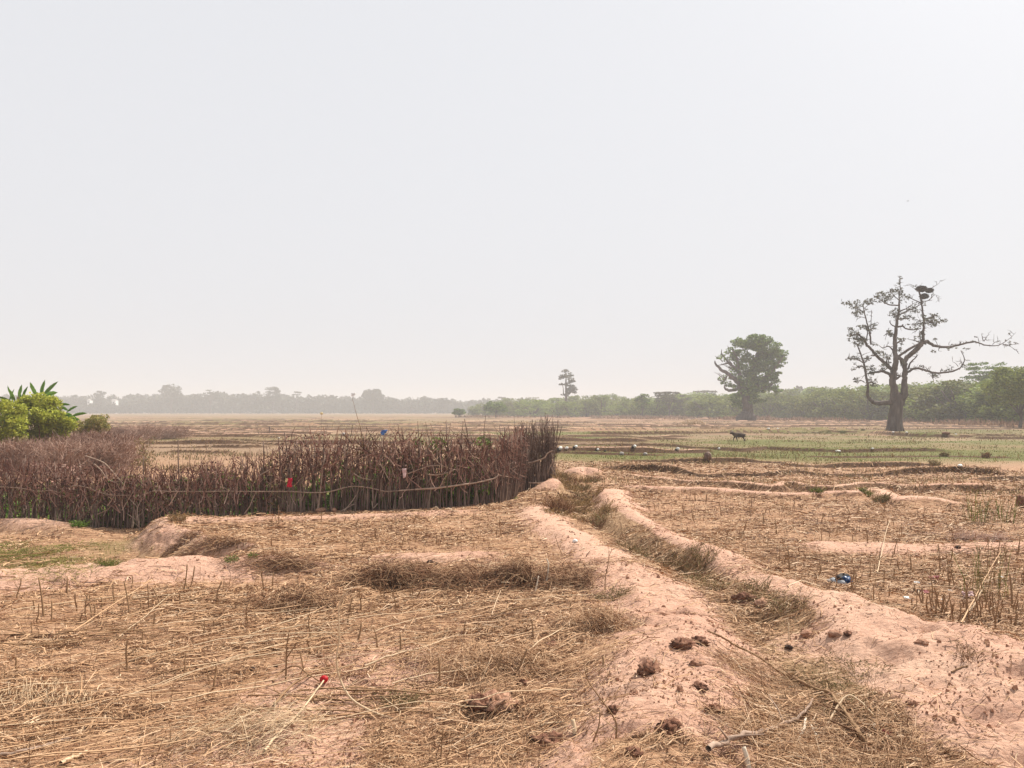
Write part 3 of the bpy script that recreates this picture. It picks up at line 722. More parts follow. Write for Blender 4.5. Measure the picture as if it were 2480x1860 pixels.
for (cx, cz, rx, rz, n) in [(1190, 235, 105, 60, 620), (1280, 280, 110, 80, 760), (1150, 330, 110, 80, 520), (1030, 250, 60, 42, 260), (1385, 340, 85, 60, 420), (1330, 390, 110, 70, 520), (1240, 430, 110, 70, 480),
                            (1060, 370, 90, 70, 260), (1120, 450, 90, 70, 420), (1000, 480, 60, 40, 100), (1220, 520, 130, 60, 520), (1100, 560, 90, 60, 420), (1340, 520, 60, 40, 170), (1300, 590, 85, 45, 300), (1200, 610, 100, 55, 420),
                            (1290, 660, 85, 32, 240), (1100, 650, 80, 50, 320), (960, 560, 70, 28, 90), (930, 590, 40, 20, 40), (1060, 720, 80, 50, 340), (1040, 770, 40, 40, 90), (1170, 740, 60, 40, 160), (960, 630, 60, 18, 50), (900, 400, 50, 40, 30), (930, 320, 50, 40, 40), (990, 330, 50, 40, 60)]:
    c = ((cx - O2[0]) * S2, rng.normal(0, 1.0), (O2[1] - cz) * S2); r = np.array((rx * S2, rx * S2, rz * S2))
    for _ in range(max(3, n // 11)):
        q = blob_points(c, r * 1.05, 1, .5)[0]
        leaves(v2, blob_points(q, (.6, .6, .3), 24, .2), .21, .35, .6)
t2.build('trunk', M['bark'], tree2, True); v2.build('crown', M['green_leaf'], tree2)

# -- a slim layered tree rising above the shrubs
S3 = 250 / FPX * .28029 * 1024 / 2480
x3 = ((1000 + 1322 * .28029) * 1024 / 2480 - 512) / FPX * 250
tree3 = empty('slim_tree', (x3, 250, hz(x3, 250)))
zb = HZ - (880 + 300 * .28029) * 1024 / 2480                         # rows above the horizon at picture row 300
def z3(r): return EYE + (HZ - (880 + r * .28029) * 1024 / 2480) / FPX * 250
t3 = MB()
q = smooth_path([(0, 0, -.2, .5), (0, 0, 4, .42), (.1, .1, z3(250), .34), (0, .1, z3(180), .26), (.1, 0, z3(110), .17), (0, 0, z3(55), .05)], 4); tube(t3, q[:, :3], q[:, 3], 7)
q = smooth_path([(0, 0, z3(285), .2), (-.7, .1, z3(265), .16), (-.85, 0, z3(210), .1), (-1.2, 0, z3(180), .04)], 4); tube(t3, q[:, :3], q[:, 3], 6)
q = smooth_path([(0, 0, z3(290), .2), (.9, .1, z3(270), .15), (2.2, 0, z3(235), .06)], 4); tube(t3, q[:, :3], q[:, 3], 6)
v3 = MB()
for (cx, cz, rx, rz, n) in [(1325, 65, 30, 14, 90), (1290, 110, 30, 14, 100), (1345, 95, 35, 16, 110), (1320, 120, 45, 14, 120), (1365, 150, 40, 22, 200), (1290, 185, 22, 10, 60), (1350, 185, 40, 16, 130), (1375, 215, 40, 24, 240), (1345, 235, 35, 18, 140), (1395, 235, 25, 20, 120), (1300, 265, 14, 8, 30), (1345, 262, 25, 8, 50), (1275, 130, 14, 10, 25)]:
    c = ((cx - 1322) * S3, 0, z3(cz)); s = S3
    for _ in range(max(2, n // 14)):
        leaves(v3, blob_points(blob_points(c, (rx * s, rx * s, rz * s), 1, .3)[0], (.7, .7, .35), 16, .2), .28, .4, .6)
t3.build('trunk', M['bark'], tree3, True); v3.build('crown', M['tree_leaf'], tree3)
tag(tree3, 'slim lone tree with layered tufts rising above the shrub belt', 'tree')

def canopy_tree(name, px, d, top_py, w_px, label, group=None, leaf='green_leaf', layers=None, base_drop=0.0, seed=0, dens=1.0, round_=False, fork=0.35):
    """A tree with a spreading or rounded crown; its height follows from where it stands."""
    rs = np.random.default_rng(seed)
    x = (px - 512) / FPX * d
    H = EYE + (HZ - top_py) / FPX * d
    W = w_px / FPX * d / 2
    root = empty(name, (x, d, hz(x, d)), rs.uniform(0, 6))
    t = MB(); v = MB()
    R = max(.12, H * .022)
    q = smooth_path([(0, 0, -.2, R * 1.4), (.05 * W, 0, H * .25, R), (0, .05 * W, H * fork, R * .9), (.05 * W, 0, H * .8, R * .35)], 4); tube(t, q[:, :3], q[:, 3], 7)
    nb = 9
    for k in range(nb):
        a = k / nb * 6.283 + rs.uniform(-.3, .3); rr = W * rs.uniform(.55, .85)
        zz = H * (rs.uniform(.62, .82) if not round_ else rs.uniform(.5, .8))
        q = smooth_path([(0, 0, H * fork * .9, R * .6), (math.cos(a) * rr * .45, math.sin(a) * rr * .45, (zz + H * fork) / 2 + .05 * H, R * .4), (math.cos(a) * rr, math.sin(a) * rr, zz, R * .12)], 3)
        tube(t, q[:, :3], q[:, 3], 5)
    ls = max(.14, d / FPX * .95)
    nc = int(46 * dens)
    for k in range(nc):
        a = rs.uniform(0, 6.283); u = math.sqrt(rs.uniform(0, 1))
        if round_:
            zc = rs.uniform(.42, .97); lim = math.sqrt(max(.05, 1 - ((zc - .66) / .36) ** 2)); rr = W * u * lim * .95
            c = (math.cos(a) * rr, math.sin(a) * rr, H * zc)
        else:
            lay = rs.choice(layers or [.95, .85, .75, .66]); rr = W * u * (1.0 - (lay - .7) * .9)
            c = (math.cos(a) * rr, math.sin(a) * rr, H * (lay - .03) - u * .03 * H)
        cr = W * rs.uniform(.16, .28)
        leaves(v, blob_points(c, (cr, cr, cr * (.75 if round_ else .3)), int(34 * dens), .3), ls, .3, .62)
    t.build('trunk', M['bark'], root, True); v.build('crown', M[leaf], root)
    return tag(root, label, 'tree', group)

s = 1024 / 2480.0
sx = lambda zx: (1960 + zx * .2773) * s
sy = lambda zy: (640 + zy * .2773) * s
canopy_tree('flat_topped_tree', sx(1545), 128, sy(828), 44, 'flat-topped tree with open layered branches above the green shrubs', seed=3, dens=1.2, leaf='green_leaf', layers=[.97, .9, .83, .77, .72], fork=.6)
canopy_tree('bushy_tree', sx(1840), 82, sy(905), 64, 'dense rounded green tree at the end of the shrub belt, cut by the picture edge', seed=4, round_=True, dens=2.4, leaf='shrub_leaf', fork=.22)
canopy_tree('umbrella_tree', (1500 + 430 * .28029) * s, 205, (760 + 660 * .28029) * s, 33, 'flat umbrella-crowned tree above the shrub belt beside the leafy tree', seed=5, leaf='tree_leaf')
canopy_tree('distant_tree', (1500 + 745 * .28029) * s, 300, (760 + 650 * .28029) * s, 24, 'hazy spreading tree behind the shrub belt, just short of the leafy tree', seed=6, leaf='tree_leaf')
canopy_tree('distant_tree', (1500 + 1555 * .28029) * s, 340, (760 + 622 * .28029) * s, 11, 'hazy leaning round-crowned tree between the leafy tree and the bare tree', seed=7, leaf='tree_leaf', round_=True, fork=.6)
canopy_tree('distant_tree', (1500 + 1632 * .28029) * s, 340, (760 + 632 * .28029) * s, 6, 'small hazy column-shaped tree touching the leaning round-crowned one', seed=8, leaf='tree_leaf', round_=True, fork=.5, dens=.7)
canopy_tree('dark_shrub_tree', (1000 + 715 * .28029) * s, 190, (880 + 335 * .28029) * s, 25, 'dark low spreading tree at the thin end of the shrub belt', seed=9, leaf='green_leaf', round_=True, fork=.3)
canopy_tree('dark_shrub_tree', (1000 + 400 * .28029) * s, 210, (880 + 398 * .28029) * s, 14, 'small lone bush-like tree standing apart beyond the thin end of the shrub belt', seed=10, leaf='green_leaf', round_=True, fork=.25)
canopy_tree('dark_shrub_tree', (1500 + 200 * .28029) * s, 195, (760 + 697 * .28029) * s, 17, 'rounded tree poking just above the shrubs between slim tree and umbrella tree', seed=21, leaf='green_leaf', round_=True)

# -- the belt of shrubs along the edge of the fields
protos = []
for k in range(6):
    t = MB(); v = MB(); rs = np.random.default_rng(300 + k)
    for c in range(7):
        a = rs.uniform(0, 6.28); q = smooth_path([(0, 0, -.05, .045), (math.cos(a) * .15, math.sin(a) * .15, .3, .03), (math.cos(a) * .42, math.sin(a) * .42, .75, .008)], 3); tube(t, q[:, :3], q[:, 3], 5)
    for c in range(64):
        a = rs.uniform(0, 6.28); u = math.sqrt(rs.uniform(0, 1)) * (.52 + .1 * (k % 3)); zc = rs.uniform(.04, .93)
        u *= math.sqrt(max(.1, 1 - ((zc - .42) / .62) ** 2))
        cr = rs.uniform(.09, .17)
        leaves(v, blob_points((math.cos(a) * u, math.sin(a) * u, zc), (cr, cr, cr * .75), 40, .4), .036, .25, .62)
    root = empty('green_shrub')
    v.build('foliage', M['shrub_leaf'], root); t.build('stem', M['bark'], root, True)
    protos.append(root)
spots = []
rs = np.random.default_rng(77)
edge_px = [460, 520, 560, 640, 720, 800, 880, 960, 1060, 1150]
edge_d = [262, 245, 230, 210, 192, 176, 148, 118, 95, 85]
top_px = [403, 399.5, 397.5, 396, 394, 390.5, 385.5, 381, 377, 374]
for row in range(3):
    px = 474 + row * 9
    while px < 1130:
        d = np.interp(px, edge_px, edge_d) * (1 + row * .16 + rs.uniform(-.03, .05))
        top = np.interp(px, edge_px, top_px) + [rs.uniform(0, 9), rs.uniform(-1.5, 5), rs.uniform(-3.5, 4)][row] - (4 if rs.random() < .1 else 0)
        spots.append((px, d, top, row))
        px += rs.uniform(9, 17) * (1 + (px > 850) * .9)
for px, top in [(828, 390), (846, 388), (868, 387), (905, 393), (926, 386), (944, 384), (962, 381), (982, 385), (1000, 380), (1018, 377), (1036, 375), (1062, 374)]:
    spots.append((px, float(np.interp(px, edge_px, edge_d)) * .95, top + rs.uniform(-1, 1.5), 0))
for n, (px, d, top, row) in enumerate(spots):
    o = protos[n] if n < 6 else copy_tree(protos[n % 6])
    x = (px - 512) / FPX * d; H = EYE + (HZ - top) / FPX * d; W = max(H * rs.uniform(.85, 1.9), 14 / FPX * d)
    o.location = (x, d, hz(x, d)); o.rotation_euler = (0, 0, rs.uniform(0, 6.28)); o.scale = (W, W * rs.uniform(.85, 1.1), H)
    tag(o, ['rounded green shrub in the front row of the long shrub belt across the fields', 'green shrub in the middle of the shrub belt, half hidden by those before it',
            'green shrub top showing at the back of the shrub belt'][row], 'shrub', 'shrubs of the belt along the field edge')

# -- woods on the horizon
fw = MB(); rs = np.random.default_rng(8)
def far_top(px):
    return np.interp(px, [-40, 60, 100, 150, 200, 240, 300, 345, 400, 440, 480, 520, 560, 640], [396, 396, 397, 394, 394, 392, 396, 397, 397.5, 399, 400.5, 401.5, 403, 404])
for p in np.arange(70, 130, 4.0):
    d = 522; x = (p - 512) / FPX * d; H = EYE + (HZ - rs.uniform(402.6, 404)) / FPX * d
    for c in range(6): leaves(fw, blob_points((x + rs.normal(0, 1.5), d, H * rs.uniform(.2, .75)), (2.4, 1.5, H * .22), 26, .3), 1.1, .2, .7)
px = -60.0
while px < 1130:
    for row in range(3):
        d = (545 + row * 45) * (1 + rs.uniform(-.02, .02)); p = px + rs.uniform(-4, 4)
        top = (far_top(p) if p < 640 else 401 - row) + rs.uniform(-1.6, 2.8)
        x = (p - 512) / FPX * d; H = EYE + (HZ - top) / FPX * d; W = rs.uniform(4.5, 8)
        for c in range(7):
            zc = H * rs.uniform(.3, .88); a = rs.uniform(0, 6.28)
            leaves(fw, blob_points((x + math.cos(a) * W * .5, d + math.sin(a) * W * .4, zc), (W * .45, W * .45, H * .16), 26, .3), 1.15, .2, .7)
        leaves(fw, blob_points((x, d, H * .22), (W, W * .5, H * .26), 34, .1), 1.6, .1, .7)
    px += rs.uniform(6, 9)
tag(fw.build('distant_woods', M['far_leaf']), 'grey-green line of woods fading into haze on the horizon', 'woods', kind='stuff')
for (dx, top, w, lab, rd, dn) in [
    (370, 831, 26, 'round-topped tree, tallest of the hazy woods beyond the banana plant', True, 1.0), (455, 838, 17, 'sparse pale tree crown standing up out of the hazy woods', False, .45),
    (590, 837, 20, 'rounded hazy crown rising midway along the horizon woods', True, 1.0), (805, 842, 24, 'big dark dome-shaped tree standing out of the hazy woods', True, 1.6),
    (640, 843, 13, 'thin feathery crown next to the rounded midway crown', False, .4), (960, 858, 15, 'flat-topped hazy tree where the horizon woods get low', False, .8),
    (1085, 855, 14, 'faint twiggy tree on the horizon behind the thin end of the shrub belt', False, .5), (215, 842, 12, 'small hazy bump of a tree nearest the banana plant on the horizon', True, .8)]:
    canopy_tree('horizon_tree', dx * K, 530, top * K, w, lab, 'trees standing out of the horizon woods', 'far_leaf', seed=dx, round_=rd, dens=dn, fork=.4)

# ------------------------------------------------------------------ the stick fence round the garden plot
FL = np.array([(-14, 14.9), (-12, 14.6), (-10, 14.15), (-8.6, 13.85), (-7, 13.5), (-5.6, 13.35), (-3.6, 13.5), (-2.1, 13.75), (-.95, 14.15), (-.2, 14.9), (.02, 15.6), (.16, 16.5), (.24, 17.1)])
fs = np.concatenate([[0], np.cumsum(np.hypot(*np.diff(FL, axis=0).T))])
def on_fence(t): return np.interp(t, fs, FL[:, 0]), np.interp(t, fs, FL[:, 1])
def f_top(x): return np.interp(x, [-13, -9, -7, -5.6, -4.6, -3, -1.5, -.4, .1, .25], [1.02, 1.02, 0.98, 0.94, 1.14, 1.25, 1.25, 1.16, 1.2, 1.25])
fence = empty('stick_fence', (-5, 13.4, 0)); off = np.array([5, -13.4, 0.0])
tag(fence, 'long dark brushwood fence of upright sticks tied to thin rails around the garden', 'fence')
rs = np.random.default_rng(21)
rows = []
t = 0.0
while t < fs[-1]:
    x, y = on_fence(t); top = f_top(x)
    H = top * (.42 + .58 * rs.beta(2.2, 1.3)) if rs.random() > .07 else top * rs.uniform(1.0, 1.22)
    rows.append((x, y + rs.normal(0, .06), H, rs.uniform(.007, .017) * (1.3 if rs.random() < .12 else 1)))
    t += rs.uniform(.012, .034)
for k in range(330):                                # shorter, darker sticks that close the foot of the fence
    x, y = on_fence(rs.uniform(0, fs[-1])); rows.append((x, y + rs.uniform(.05, .2), f_top(x) * rs.uniform(.3, .6), rs.uniform(.007, .013)))
rows = [(x, y, H * (rs.uniform(.7, 1.28) if x > -1.3 else rs.uniform(.9, 1.04)), r) for x, y, H, r in rows]
for (px_, top_) in [(1088, 922), (1083, 940), (1110, 935), (1098, 950), (828, 945), (760, 975), (420, 950), (590, 952), (705, 950), (345, 985), (970, 950)]:
    d = 14.0; x = (px_ * K - 512) / FPX * d; t = np.interp(x, FL[:, 0], fs); xx, yy = on_fence(t)
    rows.append((xx, yy, EYE - (top_ * K - HZ) / FPX * yy - hz(xx, yy), .016))
def stick(m, x, y, H, r, rs, o=(0, 0, 0), lean=.09):
    z0 = hz(x, y) - .06
    k = 6; u = np.linspace(0, 1, k)
    w = np.cumsum(rs.normal(0, .014, (k, 2)), 0); l = rs.normal(0, lean, 2)
    p = np.stack([x + l[0] * u * H + w[:, 0], y + l[1] * u * H * .5 + w[:, 1], z0 + u * (H + .06)], 1)
    tube(m, p + np.asarray(o), r * (1.1 - .6 * u), 5)
    if rs.random() < .55:                                  # side twig
        j = rs.integers(2, 5); a = p[j]; b = a + np.array([rs.normal(0, .13), rs.normal(0, .06), rs.uniform(.1, .3)])
        tube(m, np.stack([a, (a + b) / 2 + rs.normal(0, .015, 3), b]) + np.asarray(o), np.array([.5, .4, .2]) * r, 4)
order = sorted(range(len(rows)), key=lambda q: (rows[q][0] < -9.3, -rows[q][3] * rows[q][2]))
keep = set(order[:98])
wallmb = MB()
for q, (x, y, H, r) in enumerate(rows):
    if q in keep:
        m = MB(); stick(m, x, y, H, r, rs, off); m.build('stake', M['pale_bark' if rs.random() < .25 else 'stake'], fence, True)
    else: stick(wallmb, x, y, H, r, rs, off)
tag(wallmb.build('stick_row', M['stake'], fence, True), kind='stuff')
# brushwood woven in along the upper half
n = 6600
t = rs.uniform(0, fs[-1], n); x, y = on_fence(t); top = f_top(x); g = terrain(x, y)
z = g + top * np.clip(rs.normal(.70, .19, n), .1, 1.0); Lb = rs.uniform(.12, .48, n)
ang_ = np.where(rs.random(n) < .75, rs.normal(1.57, .42, n), rs.uniform(0, 3.14, n)); dx = np.cos(ang_); dz = np.sin(ang_)
u = np.linspace(-.5, .5, 4)[None]
P = np.stack([x[:, None] + dx[:, None] * u * Lb[:, None], (y + rs.normal(.02, .13, n))[:, None] + rs.normal(0, .05, (n, 1)) * u, z[:, None] + dz[:, None] * u * Lb[:, None]], -1) + rs.normal(0, .012, (n, 4, 3))
bm_ = MB(); tubes3(bm_, P + off, np.linspace(.007, .0025, 4)[None] * rs.uniform(.6, 1.5, (n, 1)))
nl = 12000; t = rs.uniform(0, fs[-1], nl); x, y = on_fence(t); clump = vnoise(x * 1.4, x * 0 + 3, 5) > .3
x, y = x[clump], y[clump]; z = terrain(x, y) + f_top(x) * np.clip(rs.normal(.72, .2, len(x)), .1, 1.05)
leaves(bm_, np.stack([x, y + rs.normal(.03, .14, len(x)), z], 1) + off, .024, 0, .5)
tag(bm_.build('brushwood', M['brushwood'], fence), kind='stuff')
def rail(rows_, d, r, mat='rail', name='rail', parent=fence, o=off):
    p = []
    for sx_, sy_ in rows_:
        X = (sx_ * 1024 / 2480 - 512) / FPX
        tt = np.interp(X * d, FL[:, 0], fs); yy = float(on_fence(tt)[1]) - .16 if d < 15 else d
        p.append((X * yy, yy, EYE - (sy_ * 1024 / 2480 - HZ) / FPX * yy))
    q = smooth_path(np.array(p), 4); m = MB(); tube(m, q + np.asarray(o), np.linspace(r, r * .7, len(q)), 6)
    return m.build(name, M[mat], parent, True)
z1 = lambda pts: [(a * .28029, 880 + b * .28029) for a, b in pts]
z2 = lambda pts: [(500 + a * .28029, 880 + b * .28029) for a, b in pts]
z3_ = lambda pts: [(1000 + a * .28029, 880 + b * .28029) for a, b in pts]
rail(z1([(-900, 1040), (-400, 1060), (0, 1068), (200, 1082), (320, 1105), (450, 1100), (520, 1120)]), 13.5, .010)
rail(z1([(540, 1105), (640, 1060), (760, 1075), (850, 1110), (960, 1138), (1120, 1140)]), 13.5, .010)
rail(z1([(1230, 1140), (1330, 1105), (1500, 1108), (1760, 1108), (2000, 1105), (2300, 1110)]), 13.5, .012)
rail(z2([(420, 1108), (700, 1108), (950, 1118), (1080, 1105), (1190, 1075), (1290, 1062), (1420, 1078), (1540, 1105), (1680, 1100)]), 13.6, .011)
rail(z2([(1660, 1100), (1800, 1090), (1950, 1080), (2212, 1050)]), 13.9, .013)
rail(z3_([(20, 1090), (200, 1078), (400, 1052), (550, 1030), (700, 995), (745, 968), (830, 982), (915, 992)]), 14.4, .018)
rail(z3_([(-60, 960), (60, 915), (130, 890), (230, 880)]), 14.0, .010); rail(z3_([(130, 960), (200, 965), (300, 945), (365, 915)]), 14.1, .011)
# loose pale branches leaning on the fence
for pts in (z1([(740, 800), (880, 850), (940, 900), (1080, 1060)]), z1([(815, 870), (870, 920), (930, 1000), (1000, 1030)]), z2([(430, 985), (520, 935), (620, 870)]), z3_([(150, 750), (220, 860), (320, 910), (400, 920)]),
            z3_([(480, 760), (560, 850), (640, 950)]), z2([(1270, 950), (1340, 990), (1440, 1010)]), z2([(1490, 840), (1530, 920), (1580, 1010)]), z2([(1180, 1290), (1260, 1190), (1290, 1140)]), z2([(1160, 1280), (1230, 1240), (1280, 1215)]), z2([(1430, 1190), (1440, 1250), (1480, 1210)])):
    rail(pts, 13.6, .011, 'pale_bark', 'branch')

panel = empty('stick_fence', (.5, 17.4, 0)); offp = np.array([-.5, -17.4, 0])
tag(panel, 'tall tight return panel of bundled sticks closing the fence corner by the footpath', 'fence')
m = MB(); pr = []
for k in range(150):
    a = rs.uniform(0, 1); x = .18 + .72 * a + rs.normal(0, .01); y = 17.15 + .55 * a + rs.normal(0, .07)
    pr.append((x, y, rs.uniform(.75, 1.25) if rs.random() > .25 else rs.uniform(1.2, 1.52), rs.uniform(.006, .015)))
for k, (x, y, H, r) in enumerate(pr):
    if k % 2 == 0 and k < 120: mm = MB(); stick(mm, x, y, H, r, rs, offp, .1); mm.build('stake', M['stake'], panel, True)
    else: stick(m, x, y, H, r, rs, offp, .1)
nt_ = 700; a = rs.uniform(0, 1, nt_)
P0 = np.stack([.2 + .75 * a, 17.15 + .55 * a + rs.normal(0, .09, nt_), rs.uniform(.35, 1.3, nt_)], 1) + offp
d_ = np.stack([rs.normal(0, .3, nt_), rs.normal(0, .1, nt_), np.ones(nt_)], 1) * rs.uniform(.08, .3, (nt_, 1))
tubes3(m, P0[:, None] + d_[:, None] * np.linspace(-.5, .5, 3)[None, :, None], np.full((nt_, 3), .004))
tag(m.build('stick_row', M['stake'], panel, True), kind='stuff')
def prail(pts, d, r):
    q = smooth_path(np.array([((sx_ * 1024 / 2480 - 512) / FPX * d, d, EYE - (sy_ * 1024 / 2480 - HZ) / FPX * d) for sx_, sy_ in pts]), 4); m = MB()
    tube(m, q + offp, np.linspace(r, r * .7, len(q)), 6); m.build('rail', M['rail'], panel, True)
prail(z3_([(960, 865), (1030, 855), (1130, 820), (1160, 780), (1205, 755)]), 17.1, .017); prail(z3_([(1000, 1030), (1080, 1035), (1160, 1022)]), 17.1, .016)
prail(z3_([(1165, 940), (1190, 880), (1210, 850), (1200, 830)]), 17.4, .016)

# ------------------------------------------------------------------ garden, banana plants and brush behind the fence
def leafy_plant(name, x, y, H, W, n, mat, label, cat, group=None, size=.06, stems=5, z=None):
    root = empty(name, (x, y, hz(x, y) if z is None else z)); t = MB(); v = MB()
    for k in range(stems):
        a = rng.uniform(0, 6.28); q = smooth_path([(0, 0, -.03, .012 * H + .004), (math.cos(a) * W * .15, math.sin(a) * W * .15, H * .5, .009 * H + .003), (math.cos(a) * W * .35, math.sin(a) * W * .35, H * .88, .003)], 3)
        tube(t, q[:, :3], q[:, 3], 5)
    for k in range(max(4, n // 28)):
        a = rng.uniform(0, 6.28); u = math.sqrt(rng.uniform(0, 1)) * W * .42; zz = H * rng.uniform(.2, .92); cr = W * .17
        leaves(v, blob_points((math.cos(a) * u, math.sin(a) * u, zz), (cr, cr, cr * .8), 28, .3), size, .2, .5)
    v.build('foliage', M[mat], root); t.build('stem', M['stalk'], root, True)
    return tag(root, label, cat, group)
for k in range(64):
    x = rs.uniform(-7.2, -.1); y = float(np.interp(x, FL[:, 0], FL[:, 1])) + .3 + abs(rs.normal(0, .8))
    leafy_plant('garden_plant', x, y, rs.uniform(.4, .9 if x > -3.5 else .6), rs.uniform(.5, .9), 200, 'garden_leaf', 'leafy green garden plant glimpsed between the sticks of the fence', 'plant', 'garden plants behind the fence', .055)
mb = MB(); n = 2600; x = rs.uniform(-11, -.1, n); y = np.interp(x, FL[:, 0], FL[:, 1]) + .2 + np.abs(rs.normal(0, 1.0, n)); g = terrain(x, y)
for q in np.stack([x, y, g + rs.uniform(.03, .22, n)], 1): leaves(mb, blob_points(q, (.07, .07, .06), 7, .2), .035, .2, .55)
tag(mb.build('garden_herbs', M['garden_leaf']), 'low green herbs covering the garden bed behind the fence', 'herbs', kind='stuff')
for (dx, H, lab) in [(610, 1.18, 'dull green plant growing over the fence above the red cloth'), (905, 1.32, 'green creeper topping the fence just past the blue rag'), (950, 1.3, 'bright green bush at fence-top height nearest the dark gap'), (1045, 1.3, 'yellow-green bush topping the fence next to its tallest posts'),
                     (870, 1.2, 'olive plant peeping over the fence before the blue rag'), (800, 1.15, 'small yellowish plant on the fence top behind the thin flag twig')]:
    x = (dx * K - 512) / FPX * 14.4; leafy_plant('creeper', x, float(np.interp(x, FL[:, 0], FL[:, 1])) + .3, H, .75, 300, 'garden_leaf' if dx > 880 else 'weed', lab, 'plant', None, .042)

SA = .1085 * 1024 / 2480
def za(zx, zy, d): return ((zx * SA - 512) / FPX * d, d, EYE + (HZ - (900 + zy * .1085) * 1024 / 2480) / FPX * d)
def banana(loc_zx, d, leaves_, label, base_r=.09):
    x0 = (loc_zx * SA - 512) / FPX * d; g = hz(x0, d)
    root = empty('banana_plant', (x0, d, g)); tag(root, label, 'banana plant', 'banana plants beyond the fence')
    m = MB(); crown_z = min(za(0, l[1], d)[2] for l in leaves_) - g
    tube(m, [(0, 0, -.05), (.02, 0, crown_z * .4), (0, 0, crown_z * .8), (0, 0, crown_z + .25)], [base_r * 1.3, base_r, base_r * .8, base_r * .4], 9); m.build('stem', M['banana_stem'], root, True)
    for (bx, bz, tx, tz, w, dep) in leaves_:
        b_ = np.array(za(bx, bz, d)) - np.array([x0, d, g]); e = np.array(za(tx, tz, d)) - np.array([x0, d, g]); b_[1] = 0; e[1] = dep
        st = np.array([0, 0, crown_z * .9]); k = 14; u = np.linspace(0, 1, k)[:, None]
        mid = (b_ * .5 + e * .5) + np.array([0, 0, .05])
        p = (1 - u) ** 2 * b_ + 2 * u * (1 - u) * mid + u * u * e
        wid = w * np.sin(np.clip(u[:, 0] * 1.02 + .03, 0, 1) * math.pi) ** .6
        side = np.cross(p[-1] - p[0], [.25, 1, .3]); side /= np.linalg.norm(side)
        lift = np.array([0, -.35, .3])
        m = MB()
        for sgn in (-1, 1):                                   # two halves of the blade, frayed along the edge
            fr = 1 - .22 * rng.random(k) * (rng.random(k) > .5)
            v = np.stack([p, p + sgn * side * (wid * fr)[:, None] + lift * (wid * .55)[:, None]], 1).reshape(-1, 3)
            i_ = np.arange(k - 1) * 2; m.add(v, np.stack([i_, i_ + 1, i_ + 3, i_ + 2], -1))
        tube(m, np.vstack([st[None] * .6 + p[:1] * .4, p]), np.linspace(.018, .004, k + 1), 4)
        m.build('leaf', M['banana_leaf'], root)
banana(820, 27.5, [(900, 600, 930, 175, .085, .2), (830, 600, 745, 235, .09, -.2), (950, 560, 1190, 210, .07, .3), (1000, 560, 1400, 470, .08, -.3), (780, 620, 640, 420, .08, .4), (960, 620, 1260, 620, .08, -.5), (860, 620, 860, 330, .08, -.5)], 'tallest banana plant with torn upright leaves above the lime-green bush')
banana(400, 27.0, [(420, 650, 405, 280, .085, .2), (350, 680, 245, 350, .075, -.2), (300, 700, 80, 300, .05, .2), (480, 640, 545, 320, .06, .2), (300, 720, 110, 560, .08, -.4), (470, 660, 590, 410, .06, -.4), (200, 700, 195, 380, .05, .3)], 'banana plant with shorter dark leaves beside the tallest one')
banana(1420, 26.0, [(1300, 760, 1500, 745, .05, .2), (1350, 800, 1610, 880, .06, -.2), (1440, 1000, 1730, 965, .07, -.3), (1600, 1000, 1880, 930, .05, .2), (1450, 1050, 1900, 1080, .1, -.3), (1480, 1080, 1700, 1180, .1, -.4), (1450, 1040, 1380, 880, .07, -.2), (1500, 900, 1700, 770, .04, .1)], 'low banana plant with drooping leaves and pale dry stem', .07)
def bush(name, d, lumps, mat, label, size, n_):
    lx = np.mean([l[0] for l in lumps]); x0 = (lx * SA - 512) / FPX * d; g = hz(x0, d)
    root = empty(name, (x0, d, g)); tag(root, label, 'bush'); v = MB(); t = MB(); s_ = SA / FPX * d
    for (zx, zy, rx, rz) in lumps:
        c = np.array(za(zx, zy, d)) - np.array([x0, d, g]); c[1] = rng.normal(0, .35)
        for _ in range(n_):
            leaves(v, blob_points(blob_points(c, (rx * s_, rx * s_, rz * s_), 1, .6)[0], (.16, .16, .12), 26, .3), size, .15, .55)
        q = smooth_path([(c[0] * .3, c[1] * .3, -.05, .03), (c[0] * .6, c[1] * .6, c[2] * .5, .02), (c[0], c[1], c[2], .006)], 3); tube(t, q[:, :3], q[:, 3], 5)
    v.build('foliage', M[mat], root); t.build('stem', M['stalk'], root, True)
bush('lime_bush', 25.5, [(860, 640, 300, 130), (1050, 760, 170, 150), (700, 820, 200, 160), (1050, 980, 130, 160), (850, 1000, 200, 150), (1130, 1080, 110, 110), (640, 700, 130, 100), (700, 1120, 200, 120), (900, 1280, 230, 160), (1120, 1260, 150, 140), (1000, 900, 200, 160), (1330, 1030, 140, 140), (1460, 1180, 150, 130), (1250, 1330, 200, 120), (800, 1420, 250, 130), (560, 1000, 140, 160)], 'bright_leaf', 'lime-green bush in full leaf under the banana plants', .05, 24)
bush('pale_bush', 24.5, [(330, 850, 230, 130), (120, 1000, 160, 140), (300, 1050, 200, 150), (-100, 950, 180, 200), (450, 980, 150, 140), (80, 1200, 160, 150), (350, 1250, 220, 150), (-150, 1250, 200, 200), (500, 1350, 200, 140), (150, 1420, 250, 130), (550, 1150, 150, 140), (0, 780, 140, 110)], 'bright_leaf', 'paler yellow-green bush with dark base next to the lime-green bush', .05, 20)
bush('olive_bush', 29, [(2000, 1080, 160, 70), (2150, 1120, 150, 80), (1880, 1180, 180, 90), (2080, 1230, 200, 90), (1700, 1280, 220, 110), (1480, 1340, 220, 110), (2230, 1250, 120, 70)], 'fresh_grass', 'low yellow-green bush trailing off from the banana plants', .05, 14)

